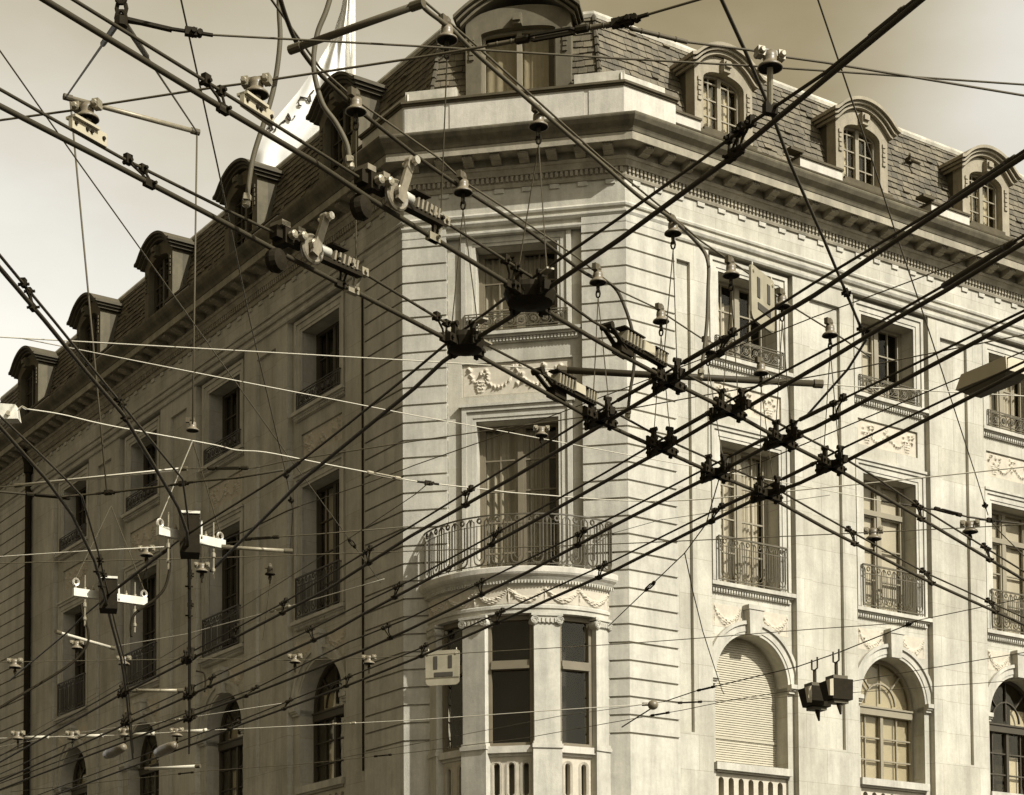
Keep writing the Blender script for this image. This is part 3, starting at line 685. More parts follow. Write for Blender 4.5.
for a0, a1 in zip(PA, PA[1:]):
    e0, e1 = a0 + (.125 if abs(a0) < .6 else .1), a1 - (.125 if abs(a1) < .6 else .1)
    A, B = bow(e0, -.22, 0), bow(e1, -.22, 0); d = (B - A); ln = d.length; d.normalize(); nn = Vector((d.y, -d.x, 0))
    if nn.dot(nC) < 0: nn = -nn
    Q = lambda x, y, z: A + d * x + nn * y + Vector((0, 0, z))
    f_ = MB()
    f_.box(Q, 0, .06, -.08, .03, 7.9, 10.62); f_.box(Q, ln - .06, ln, -.08, .03, 7.9, 10.62)
    f_.box(Q, .06, ln - .06, -.08, .03, 10.52, 10.62); f_.box(Q, .06, ln - .06, -.08, .03, 7.9, 7.98)
    f_.box(Q, .06, ln - .06, -.08, .06, 9.56, 9.68); f_.box(Q, .06, ln - .06, -.08, .09, 9.50, 9.56)
    wn = f_.build('bay_window', M['wood_mid'], bld)
    gp = MB(); gp.quad(Q(.03, -.045, 7.92), Q(ln - .03, -.045, 7.92), Q(ln - .03, -.045, 10.6), Q(.03, -.045, 10.6)); gp.build('pane', M['glass'], wn)
    s_ = MB(); s_.box(Q, -.02, ln + .02, -.2, .14, 7.76, 7.9); s_.box(Q, -.02, ln + .02, -.2, .06, 7.70, 7.76); s_.build('bay_sill', M['parapet'], bld)
    b_ = MB(); hs = []; nb = max(2, int(ln / .28)); st = ln / nb
    for k in range(nb):
        cu = st * (k + .5)
        hs.append([(cu + .06 * math.cos(t_), 7.5 + .06 * math.sin(t_)) for t_ in [math.pi * q / 8 for q in range(9)]] + [(cu + .06 * math.cos(t_), 6.95 + .06 * math.sin(t_)) for t_ in [math.pi + math.pi * q / 8 for q in range(9)]])
    b_.plate(lambda u, o, z: Q(u, o, z), [(0, 6.75), (ln, 6.75), (ln, 7.70), (0, 7.70)], hs, -.12, .02)
    for k in range(nb):
        for g_ in (.085, .11):
            cu = st * (k + .5); b_.tube([Q(cu + g_ * math.cos(t_), .025, 7.5 + g_ * math.sin(t_)) for t_ in [math.pi * q / 8 for q in range(9)]] + [Q(cu + g_ * math.cos(t_), .025, 6.95 + g_ * math.sin(t_)) for t_ in [math.pi + math.pi * q / 8 for q in range(9)]], .012, 4, True)
    bo_ = b_.build('balustrade_panel', M['relief'], bld)
    k_ = MB(); k_.box(Q, 0, ln, -.32, -.25, 0, 7.7); k_.build('balustrade_back', M['dormer'], bld)
m_ = MB(); bow_sweep(m_, [(-.8, 7.6), (-.8, 10.70), (-.3, 10.70)]); m_.build('bay_room', M['room'], bld)
m_ = MB(); bow_sweep(m_, [(-.5, 0), (-.05, 0), (-.05, 6.75), (-.5, 6.75)]); m_.build('bay_base', M['trim'], bld)

# cornice
m_ = MB()
sweep(m_, [(-.05, 19.04), (.04, 19.05), (.06, 19.09), (.06, 19.13), (-.05, 19.14)])
sweep(m_, [(-.05, 19.24), (.055, 19.25), (.085, 19.30), (.085, 19.33), (-.05, 19.34)])
sweep(m_, [(-.05, 19.44), (.04, 19.45), (.055, 19.49), (.03, 19.53), (-.05, 19.54)])
m_.build('string_course', M['trim'], bld)
m_ = MB()
sweep(m_, [(-.1, 20.02), (.04, 20.03), (.06, 20.08), (.06, 20.25), (.115, 20.255), (.13, 20.30), (.17, 20.36), (.20, 20.37), (.22, 20.43), (.16, 20.44), (.16, 20.60), (.55, 20.62), (.55, 20.575), (.585, 20.575), (.585, 20.74), (-.1, 20.76)])
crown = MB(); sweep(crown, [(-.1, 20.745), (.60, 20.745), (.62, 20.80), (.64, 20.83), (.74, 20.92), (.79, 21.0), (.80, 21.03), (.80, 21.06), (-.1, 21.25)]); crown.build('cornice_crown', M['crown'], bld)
def along(fn, step, margin=.0):
    for P, ln, n_ in ((PL, LEND, 0), (PC, CW, 1), (PR, REND, 2)):
        k = int(ln / step); st = ln / k
        for i in range(k): fn(P, st * (i + .5), n_)
def dent(P, u, n_): m_.box(P, u - .029, u + .029, .055, .112, 20.135, 20.245)
along(dent, .105)
def dent2(P, u, n_): m_.box(P, u - .02, u + .02, .16, .20, 20.455, 20.50)
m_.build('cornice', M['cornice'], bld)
g_ = MB()
def gutt(P, u, n_): g_.box(P, u - .10, u + .10, -.01, .035, 19.93, 20.02)
along(gutt, .58); g_.build('frieze_drops', M['trim'], bld)['kind'] = 'stuff'
def modil(P, u, n_):
    q = MB(); w = .105
    q.hexa([P(u - w, .16, 20.44), P(u + w, .16, 20.44), P(u + w, .36, 20.47), P(u - w, .36, 20.47), P(u - w, .16, 20.612), P(u + w, .16, 20.612), P(u + w, .36, 20.612), P(u - w, .36, 20.612)])
    q.hexa([P(u - w, .36, 20.49), P(u + w, .36, 20.49), P(u + w, .50, 20.52), P(u - w, .50, 20.52), P(u - w, .36, 20.612), P(u + w, .36, 20.612), P(u + w, .50, 20.612), P(u - w, .50, 20.612)])
    for s in (-.045, .0, .045): q.box(P, u + s - .014, u + s + .014, .50, .52, 20.535, 20.60)
    q.box(P, u - w - .02, u + w + .02, .16, .53, 20.60, 20.617)
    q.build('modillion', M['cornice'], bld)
along(modil, .58)
# parapet
m_ = MB(); sweep(m_, [(-.6, 21.05), (-.05, 21.05), (-.05, 21.60), (-.6, 21.60)])
def corner_block(mb, oo, oi, ul, ur, z0, z1):
    ring = [PL(ul, oo, 0), l0 + mitL * oo, r0 + mitR * oo, PR(ur, oo, 0), PR(ur, oi, 0), r0 + mitR * oi, l0 + mitL * oi, PL(ul, oi, 0)]
    for k in range(3):
        q = [ring[k], ring[k + 1], ring[6 - k], ring[7 - k]]
        mb.hexa([p + Vector((0, 0, z0)) for p in q] + [p + Vector((0, 0, z1)) for p in q])
corner_block(m_, .012, -.5, 1.75, 1.40, 21.06, 22.03)
DR, DL_ = (3.0, 7.25, 11.5), (3.3, 8.35, 13.4, 18.45, 23.5)
blocks = [(PR, c - .84 - (1.34 if i else .75), c - .86, 21.86) for i, c in enumerate(DR)] + [(PL, c - .92 - (1.5 if i else 1.0), c - .94, 21.90) for i, c in enumerate(DL_)]
for (P, a, b_, zt) in blocks: m_.box(P, a, b_, -.45, -.03, 21.06, zt)
for (a, b_) in ((.0, .9), (1.0, 3.95), (4.02, CW)): m_.box(PC, a + .03, b_, -.08, .03, 21.24, 21.97)
m_.build('parapet', M['parapet'], bld)
m_ = MB(); corner_block(m_, .05, -.5, 1.78, 1.43, 22.03, 22.07); corner_block(m_, .09, -.5, 1.8, 1.45, 22.07, 22.12)
sweep(m_, [(-.4, 21.60), (-.01, 21.60), (.0, 21.63), (-.4, 21.66)])
for (P, a, b_, zt) in blocks: m_.box(P, a - .03, b_ + .01, -.45, .01, zt, zt + .05)
m_.build('parapet_coping', M['lead'], bld)
m_ = MB()
for (P, a, b_, zt) in ((PC, .02, 1.15, 22.42), (PC, 3.72, CW, 22.42), (PR, .0, 1.2, 22.36), (PL, .0, 1.5, 22.36)): m_ = MB(); m_.box(P, a, b_, -.5, -.10, 22.121, zt); m_.build('flashing', M['zinc'], bld)

# mansard roof with single slates
ZR0, ZR1 = 21.62, 24.0
SB, ST_, CB, CT = -.45, -.98, -.16, -.66             # side and chamfer slopes: set-back at foot and top
def roof_off(f): return SB + (ST_ - SB) * f, CB + (CT - CB) * f
def roof_corner(which, os_, oc, z):
    n_s, base = (nL, l0) if which == 0 else (nR, r0)
    be = (oc - .70711 * os_) / .5; al = os_ - .70711 * be
    return base + n_s * al + nC * be + Vector((0, 0, z))
def roof_ring(f, ds=0.0, dz=0.0):
    a, b = roof_off(f); z = ZR0 + (ZR1 - ZR0) * f + dz
    return [PL(LEND, a + ds, z), roof_corner(0, a + ds, b + ds, z), roof_corner(1, a + ds, b + ds, z), PR(REND, a + ds, z)]
def roof_sweep(mb, prof):                               # prof: (fraction up the slope, push out, raise)
    rs = [roof_ring(*p) for p in prof]
    for A_, B_ in zip(rs, rs[1:]):
        for k in range(3): mb.quad(A_[k], A_[k + 1], B_[k + 1], B_[k])
CUT = [(2, c, .74, 23.25) for c in DR] + [(0, c, .82, 23.5) for c in DL_] + [(1, 2.49, 1.02, 23.9)]
rf = MB()
n = len(rf.v); rf.v += roof_ring(1, -.06, 0) + [PR(REND, ST_, ZR1) + dL * 12, PL(LEND, ST_, ZR1) + dR * 12]; rf.f.append(tuple(range(n, n + 6)))
rf.build('roof_deck', M['lead'], bld)
sl_ = MB(); rows = 15; rr = random.Random(3)
for fi, (P, org, d_) in enumerate(((PL, l0, dL), (PC, l0, dC), (PR, r0, dR))):
    for k in range(rows):
        f0, f1 = k / rows, min(1, (k + 1.18) / rows)
        A_, B_ = roof_ring(f0), roof_ring(f1); za, zb = A_[0].z, B_[0].z
        oa, ob = (roof_off(f0)[fi == 1], roof_off(f1)[fi == 1])
        lo = (A_[1] - org).dot(d_) if fi in (0, 1) else (A_[2] - org).dot(d_)
        hi = {0: LEND, 1: (A_[2] - org).dot(d_), 2: REND}[fi]
        u = lo - (.11 if k % 2 else 0)
        while u < hi:
            w = .19 + rr.uniform(-.02, .02); ua, ub = max(u, lo), min(u + w - .006, hi); u += w
            if ub - ua < .02: continue
            if any(fi == q_[0] and abs((ua + ub) / 2 - q_[1]) < q_[2] and za < q_[3] for q_ in CUT): continue
            dz = rr.uniform(-.016, .016) - (.05 if rr.random() < .015 else 0); tt = .012 + rr.uniform(0, .012) + (.03 if rr.random() < .02 else 0)
            sl_.hexa([P(ua, oa - .01, za + dz), P(ub, oa - .01, za + dz + rr.uniform(-.006, .006)), P(ub, ob - .012, zb), P(ua, ob - .012, zb), P(ua, oa + tt + .015, za + dz + .01), P(ub, oa + tt + .015, za + dz + .01), P(ub, ob + .004, zb + .004), P(ua, ob + .004, zb + .004)])
            t1, t2 = rr.random(), rr.random()
            for q_ in range(6): sl_.uv[len(sl_.f) - 1 - q_] = [(t1, t2)] * 4
sl_.build('slate_roof', M['slate'], bld)
m_ = MB(); roof_sweep(m_, [(1, -.2, -.02), (1, .05, -.07), (1, .07, .0), (1, .03, .08), (1, -.2, .10)]); m_.build('ridge_flashing', M['zinc'], bld)
for mit in (1, 2):
    m_ = MB()
    for k in range(12):
        p = roof_ring(k / 12, .03)[mit]; q = roof_ring(min(1, (k + 1.12) / 12), .01)[mit]; m_.tube([p, q], .065, 6, r1=.045)
    m_.build('hip_tiles', M['slate'], bld)

# dormers
def dormer(P, c, hw, oh, dark=False, o=-.25, z0=21.80, zs=23.02, rise=.30, big=False, kind='left'):
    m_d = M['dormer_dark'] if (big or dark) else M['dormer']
    b_ = MB(); jw = .25 if not big else .335; iw = hw - jw; dep = -1.9
    arc = lambda w, r_, zz, n_=16: [(c + w * math.cos(math.pi * k / n_), zz + r_ * math.sin(math.pi * k / n_)) for k in range(n_ + 1)]
    ztop = zs + rise + .12
    opening = [(c - iw, z0 + .12), (c + iw, z0 + .12)] + arc(iw, rise * .8, zs)
    outer = [(c - hw, z0 - .05), (c + hw, z0 - .05), (c + hw, zs + .22)] + arc(hw, .36, zs + .22)[1:-1] + [(c - hw, zs + .22)]
    b_.plate(P, outer, [opening[::-1]], o - .3, o)
    body = b_.build('dormer', m_d, bld)
    s_ = MB()
    for s in (-1, 1):
        e0, e1 = sorted((c + s * hw, c + s * (hw - .06))); s_.box(P, e0, e1, dep, o - .30, z0 - .05, zs + .22)
    s_.build('cheek', M['dormer_side'], body)
    h_ = MB()                       # hood: segmental roof with an S-curved cornice
    N_ = 20
    def hood(e_, dz, oa, ob, th):
        top = []
        for k in range(N_ + 1):
            x = -1 + 2 * k / N_; ax = abs(x)
            y = (.44 * max(0, 1 - (ax / .86) ** 2) ** .8 - .03 * (ax > .9)) if not big else .62 * (1 - ax ** 2)
            top.append((c + x * (hw + e_), zs + .20 + dz + y))
        for k in range(N_):
            (ua, za), (ub, zb) = top[k], top[k + 1]
            h_.hexa([P(ua, ob, za), P(ub, ob, zb), P(ub, oa, zb), P(ua, oa, za), P(ua, ob, za + th), P(ub, ob, zb + th), P(ub, oa, zb + th), P(ua, oa, za + th)])
    hood(.10, -.02, dep, o + .10, .07); hood(.17, .05, dep, o + .17, .06); hood(.23, .11, dep, o + .24, .075)
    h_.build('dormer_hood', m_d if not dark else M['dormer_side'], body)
    k_ = MB(); k_.box(P, c - .10, c + .10, o - .02, o + .14, zs + rise * .75, zs + rise + .2); k_.box(P, c - .08, c + .08, o - .02, o + .20, zs + rise + .02, zs + rise + .14)
    k_.build('carved_bracket', m_d, body)
    for s in (-1, 1):
        k_ = MB()
        for q in range(5): k_.box(P, c + s * (hw - .13) - .05 + .01 * (q % 2), c + s * (hw - .13) + .05 - .01 * (q % 2), o - .01, o + .035, zs - .1 - q * .11, zs - .02 - q * .11)
        k_.build('carved_strip', m_d, body)
    sl2 = MB(); sl2.box(P, c - hw - .05, c + hw + .05, o - .35, o + .1, z0 - .10, z0 - .0); sl2.box(P, c - iw - .03, c + iw + .03, o - .3, o + .06, z0, z0 + .1); sl2.build('sill', M['lead'], body)
    f_ = MB(); oo = o - .2; fw = .06
    for s in (-1, 1):
        e0, e1 = sorted((c + s * iw, c + s * (iw - fw))); f_.box(P, e0, e1, oo - .05, oo + .03, z0 + .12, zs)
        uu = c + s * iw * .5
        if not big: f_.box(P, uu - .013, uu + .013, oo - .03, oo + .012, z0 + .2, zs + rise * .5)
        for k in (1, 2, 3):
            if big: continue
            zz = z0 + .12 + (zs - z0) * k / 3.2; e0, e1 = sorted((c + s * .05, c + s * (iw - fw))); f_.box(P, e0, e1, oo - .03, oo + .01, zz - .014, zz + .014)
    f_.box(P, c - .055, c + .055, oo - .05, oo + .045, z0 + .18, zs + rise * .7); f_.box(P, c - iw + fw, c + iw - fw, oo - .05, oo + .03, z0 + .12, z0 + .2)
    A = arc(iw - .001, rise * .8 - .001, zs); Bb = arc(iw - fw, rise * .8 - fw, zs)
    for k in range(16):
        q = [A[k], A[k + 1], Bb[k + 1], Bb[k]]; f_.hexa([P(a, oo - .05, z) for a, z in q] + [P(a, oo + .03, z) for a, z in q])
    w_ = f_.build('dormer_window', M['wood'] if not dark else M['wood_dark'], body)
    sh = [(c - iw + .02, z0 + .14), (c + iw - .02, z0 + .14)] + arc(iw - .02, rise * .8 - .02, zs)
    bk = MB(); bk.plate(P, sh, [], oo - .62, oo - .6); bk.build('room_behind', M['room'], body)
    gp = MB(); gp.plate(P, sh, [], oo - .03, oo - .024); gp.build('pane', M['glass'], body)
    if not dark:
        cu_ = MB()
        spans = [(c - iw + .05, c - .05), (c + .05, c + iw * .75)] if kind != 'narrow' else [(c - iw + .05, c - iw * .2)]
        for (a, b2) in spans:
            n_ = 24
            for k in range(n_):
                ua, ub = a + (b2 - a) * k / n_, a + (b2 - a) * (k + 1) / n_
                cu_.quad(P(ua, oo - .15 + .015 * math.sin(k * .9), z0 + .15), P(ub, oo - .15 + .015 * math.sin((k + 1) * .9), z0 + .15), P(ub, oo - .15 + .015 * math.sin((k + 1) * .9), zs + .0), P(ua, oo - .15 + .015 * math.sin(k * .9), zs + .0))
        cu_.build('curtain', M['shaded_drape'] if big else M['curtain'], body)
for i, c in enumerate((3.0, 7.25, 11.5)): dormer(PR, c, .84, 0, kind=('left', 'narrow', 'left')[i])
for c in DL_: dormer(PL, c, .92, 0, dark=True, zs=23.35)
dormer(PC, 2.49, 1.15, 0, o=-.2, z0=22.10, zs=23.56, rise=.14, big=True)
# roof hooks on the slates
m_ = MB()
for (u, z) in ((9.35, 23.15),):
    o_ = roof_off((z - ZR0) / (ZR1 - ZR0))[0]; m_.box(PR, u - .1, u + .1, o_, o_ + .12, z, z + .1); m_.tube([PR(u, o_ + .1, z + .05), PR(u + .1, o_ + .3, z - .1)], .03); m_.tube([PR(u - .05, o_ + .1, z + .05), PR(u - .2, o_ + .25, z + .08)], .03)
m_.build('snow_hook', M['lead'], bld)
m_ = MB()
for u in (5.05, 9.30): m_.box(PR, u - .34, u + .06, -.2, .06, 21.92, 21.98); m_.tube([PR(u, -.1, 21.95), PR(u + .1, -.1, 22.1)], .025)
m_.build('gutter_outlet', M['lead'], bld)
# rainwater pipe and far side closing walls
m_ = MB(); m_.tube([PL(22.38, .12, 0), PL(22.38, .12, 19.95), PL(22.38, .3, 20.5)], .10, 10); m_.tube([PL(22.38, .12, 19.8), PL(22.38, .12, 20.05)], .15, 10)
m_.build('drainpipe', M['black'], bld)
m_ = MB(); m_.tube([PL(1.66, .07, 7.82), PL(1.66, .07, 18.4)], .026, 6); m_.build('groove_shade_line', M['black'], bld)  # added black tube that paints the shade line of the corner groove
m_ = MB()
A, B = PL(LEND, -.0, 0), PL(LEND, 0, 0) + dR * 12; C_, D_ = PR(REND, 0, 0), PR(REND, 0, 0) + dL * 12
for a, b_ in ((A, B), (C_, D_), (B, D_)): m_.quad(a, b_, b_ + Vector((0, 0, 22)), a + Vector((0, 0, 22)))
m_.build('rear_wall', M['stone'], bld)
#WIRES
# ================================================================== OVERHEAD LINES
HC, HM, HS = 5.70, 5.79, 6.65        # contact wire, its carrier, and the supporting spans (metres above the street)
UP = Vector((0, 0, 1))
def line_pts(pix, h, ext=2.5):
    p = [on_h(x, y, h) for x, y in pix]
    if ext:
        p = [p[0] + (p[0] - p[1]).normalized() * ext] + p + [p[-1] + (p[-1] - p[-2]).normalized() * ext]
    return p
def seg_ahead(a, b):                   # the piece of a segment that lies in front of the eye
    da, db = (a - Vector((0, 0, CZ))).dot(v_fw), (b - Vector((0, 0, CZ))).dot(v_fw)
    if da < 1 and db < 1: return None
    if da < 1: a = a.lerp(b, (1 - da) / (db - da))
    elif db < 1: b = b.lerp(a, (1 - db) / (da - db))
    return a, b
def near(pts, x):                      # the point of a polyline seen at picture column x (row for steep ones)
    for ab in zip(pts, pts[1:]):
        ab = seg_ahead(*ab)
        if not ab: continue
        a, b = ab
        xa, xb = px(a)[0], px(b)[0]
        if min(xa, xb) <= x <= max(xa, xb) and abs(xb - xa) > 1e-6:
            lo, hi = 0.0, 1.0
            for _ in range(30):
                m_ = (lo + hi) / 2
                if (px(a.lerp(b, m_))[0] < x) == (xa < xb): lo = m_
                else: hi = m_
            return a.lerp(b, lo), (b - a).normalized()
    return min(((p, (pts[1] - pts[0]).normalized()) for p in pts if (p - Vector((0, 0, CZ))).dot(v_fw) > 1), key=lambda q: abs(px(q[0])[0] - x))
def near_y(pts, y):
    for ab in zip(pts, pts[1:]):
        ab = seg_ahead(*ab)
        if not ab: continue
        a, b = ab
        ya, yb = px(a)[1], px(b)[1]
        if min(ya, yb) <= y <= max(ya, yb):
            lo, hi = 0.0, 1.0
            for _ in range(30):
                m_ = (lo + hi) / 2
                if (px(a.lerp(b, m_))[1] < y) == (ya < yb): lo = m_
                else: hi = m_
            return a.lerp(b, lo), (b - a).normalized()
    return pts[0], (pts[1] - pts[0]).normalized()
def axes(t):
    t = t.normalized(); sd = t.cross(UP).normalized(); return t, sd, sd.cross(t)
def spline(pts, n_=8):
    out = []
    q = [pts[0]] + list(pts) + [pts[-1]]
    for i in range(1, len(q) - 2):
        for k in range(n_):
            t_ = k / n_; a, b, c, d = q[i - 1:i + 3]
            out.append(.5 * ((2 * b) + (c - a) * t_ + (2 * a - 5 * b + 4 * c - d) * t_ ** 2 + (3 * b - a - 3 * c + d) * t_ ** 3))
    return out + [pts[-1]]
LINES = {}
def clamp_mesh(pu, pl, t, big=1.0):    # a bolted hanger between carrier and contact wire
    t, sd, u_ = axes(t); m_ = MB(); c = pu
    m_.obox(c - t * .05, t, sd, UP, -.03 * big, .03 * big, -.022 * big, .022 * big, -.015, .05 * big)
    m_.lathe(c - t * .05 + sd * -.03, [(.016 * big, 0), (.016 * big, .02), (.009, .02), (.009, .06)], sd, 8)
    m_.obox(c + t * .045, t, sd, UP, -.03 * big, .03 * big, -.02 * big, .02 * big, -.02, .028 * big)
    m_.lathe(c + t * .045 - sd * .03, [(.014 * big, 0), (.014 * big, .06)], sd, 8)
    m_.tube([c - t * .05, (pl + c) / 2 + t * .01, pl + t * .03], .011 * big, 5); m_.tube([c + t * .045, pl + t * .05], .011 * big, 5)
    m_.obox(pl + t * .03, t, sd, UP, -.05 * big, .05 * big, -.02 * big, .02 * big, -.022, .016)
    m_.lathe(pl + t * .045 - sd * .035, [(.013 * big, 0), (.013 * big, .07)], sd, 8)
    return m_
def trolley_line(key, low, up, clamps, sleeves, label, name='trolley_wire', vert=False, ends=(10, 6), r_=(.0132, .0085), knobs=()):
    pl = line_pts(low, HC, 0); pu = line_pts(up, HM, 0)
    for p in (pl, pu):
        if ends[0]: p.insert(0, p[0] + (p[0] - p[1]).normalized() * ends[0])
        if ends[1]: p.append(p[-1] + (p[-1] - p[-2]).normalized() * ends[1])
    root = empty(name, pl[0], label, 'trolley wire', 'trolley wires over the junction')
    m_ = MB(); m_.tube(pl, r_[0], 8); m_.build('contact_wire', M['wire'], root, True)
    m_ = MB(); m_.tube(pu, r_[1], 6); m_.build('carrier_wire', M['wire'], root, True)
    f = near_y if vert else near
    for x in clamps:
        a, t = f(pu, x); d = min(((a - q).length, q) for q in [pl[0]])[1]
        # nearest point of the contact wire
        best = None
        for p, q in zip(pl, pl[1:]):
            w = max(0, min(1, (a - p).dot(q - p) / max((q - p).length_squared, 1e-9))); c = p.lerp(q, w)
            if best is None or (c - a).length < (best - a).length: best = c
        clamp_mesh(a, best, t, .62).build('wire_clamp', M['black'], root)
    for x0, x1, rr_ in sleeves:
        a, _ = f(pu, x0); b, _ = f(pu, x1); m_ = MB(); t = (b - a)
        m_.tube([a, a.lerp(b, .06), a.lerp(b, .94), b], rr_, 8); m_.tube([a.lerp(b, .08), a.lerp(b, .14)], rr_ * 1.25, 8); m_.build('insulating_sleeve', M['wire'], root, True)
    LINES[key] = (pl, pu); return root

trolley_line('A1', [(59, 8.6), (210, 100.5), (316, 163), (367, 197), (415, 226.7), (521.8, 292), (554.6, 316), (620, 354), (670, 381), (730, 411), (783, 441), (832, 466), (918.6, 517), (1015, 574.5)],
    [(88, 8.6), (210, 84), (336, 163), (359, 177.5), (441, 219.5), (530, 276), (592.5, 321), (670, 366), (721.6, 393), (777, 422.6), (832, 451), (873.5, 476), (916.5, 505), (1015, 566)],
    [214, 434, 511, 918, 986], [], 'trolley wire falling from the top left edge through the large oval crossing plate')
trolley_line('A2', [(9, 110.7), (110.7, 163), (205, 212.3), (287, 256.4), (412, 321), (453, 342.6), (477.7, 355), (588, 416.5), (662, 450), (715, 474), (768, 496), (825, 528), (924.7, 579.6), (1015, 620.6)],
    [(9, 94.4), (120, 157), (225.5, 209.6), (274.7, 233), (357, 269), (441, 320), (486, 344.7), (592.5, 400), (656, 435), (715.5, 461.6), (768, 484), (825, 517), (924.7, 572.4), (1015, 613.5)],
    [136, 343, 442, 851, 925, 990], [], 'trolley wire falling left to right, carrying the lower of the two wheel units')
trolley_line('A3', [(9.2, 279), (45, 321), (86, 371.4), (123, 414.4), (162, 479), (178, 507), (187, 532), (189, 566), (189, 640), (189, 735)],
    [(9.2, 266.7), (54, 321), (88, 363), (121, 403), (158, 449), (182.5, 479), (187.5, 515), (190.5, 566), (190.5, 640), (190, 728)],
    [288, 402, 575, 605], [], 'curving trolley wire that drops steeply past the higher black box', vert=True, ends=(9, 1.5))
trolley_line('A4', [(9, 437), (46, 479), (72, 515), (94, 560), (103, 590), (112, 626), (121, 658.6), (126, 692), (131, 740.6)],
    [(9, 424.7), (37, 451), (65.6, 479), (82, 496.6), (98, 551), (106, 585), (115.5, 626), (124, 658), (128.5, 692), (132, 735)],
    [560, 575], [], 'curving trolley wire that drops steeply past the lower black box at far left', vert=True, ends=(9, 1.5))
trolley_line('B1', [(910.4, 8.6), (825, 79), (723.7, 163), (620, 239), (547, 289), (512.5, 316), (477.7, 337.5), (443, 361.5), (415, 387.8), (303.4, 479), (211, 571)],
    [(904, 8.6), (825, 73), (748, 125), (697, 163), (620, 217.5), (521, 286), (455, 336.5), (415, 370), (348.6, 423.7), (287, 472), (205, 523), (178, 541), (116, 589), (84, 615.5), (67.7, 632), (9, 681)],
    [735, 744], [(905, 870, .0125), (287, 300, .015), (170, 118, .014)], 'heaviest trolley wire, falling from the top right edge to the white crossbars at left', ends=(10, 0))
trolley_line('B2', [(1015, 162), (955.5, 201), (814, 295.4), (771, 321), (687, 373.4), (664, 388), (598.7, 426.7), (510.5, 479), (410, 536.5), (328, 589), (240, 635), (182.5, 663), (119, 695.6), (9, 757)],
    [(1015, 157), (947, 203), (814, 283), (754.5, 321), (682.7, 363), (658, 377.5), (584, 419.6), (488, 479), (410, 527), (369, 550), (283, 603), (236, 628), (184.6, 655.6), (117, 690), (9, 751)],
    [728, 468, 368, 284, 236], [(1015, 950, .014), (727, 684, .015), (655, 618, .013)], 'trolley wire leaving the right edge just under the third right-hand dormer')
trolley_line('B3', [(1015, 248), (945, 291), (892, 321), (825, 362), (746, 408), (719, 417), (670, 446), (615, 476), (518, 530), (410, 589), (365, 613), (332, 632), (205, 688.4), (131, 722), (9, 777)],
    [(1015, 241), (943, 286), (881.7, 321), (825, 350), (738, 396), (713.5, 410), (652, 445), (602.8, 474), (410, 580.6), (365, 602), (305.5, 632), (205, 681), (131, 715), (9, 770)],
    [497, 398, 310, 212], [(1015, 943, .016), (712, 674, .014)], 'trolley wire leaving the right edge across the right-hand cornice dentils')
trolley_line('B4', [(1015, 321), (814, 428), (773, 443), (725.7, 469), (707, 478), (615, 525), (527, 572.4), (410, 629), (365, 649.4), (258, 691.5), (205, 711), (9, 786)],
    [(1015, 315), (845, 398), (814, 412), (770, 436), (695, 474), (615, 516), (410, 617.6), (348.6, 642), (256, 688), (205, 706), (9, 780)],
    [838, 581, 480, 386, 255], [(836, 800, .014), (765, 735, .012)], 'trolley wire leaving the right edge just above the street lamp')
trolley_line('B5', [(1015, 374), (845, 461.6), (800, 483), (756.5, 498.6), (717.5, 518), (615, 570), (471.5, 634), (415, 658.6), (348.6, 685), (242, 724), (205, 739.7), (9, 812)],
    [(1011, 368), (841, 449), (800, 471), (758.5, 490), (717.5, 509), (615, 560), (461, 630), (415, 650.5), (348.6, 677), (231.7, 724), (205, 732), (9, 806)],
    [718, 602, 500, 424, 348, 289, 236], [(816, 783, .013), (757, 719, .014)], 'lowest trolley wire at the right edge, passing in front of the street lamp')

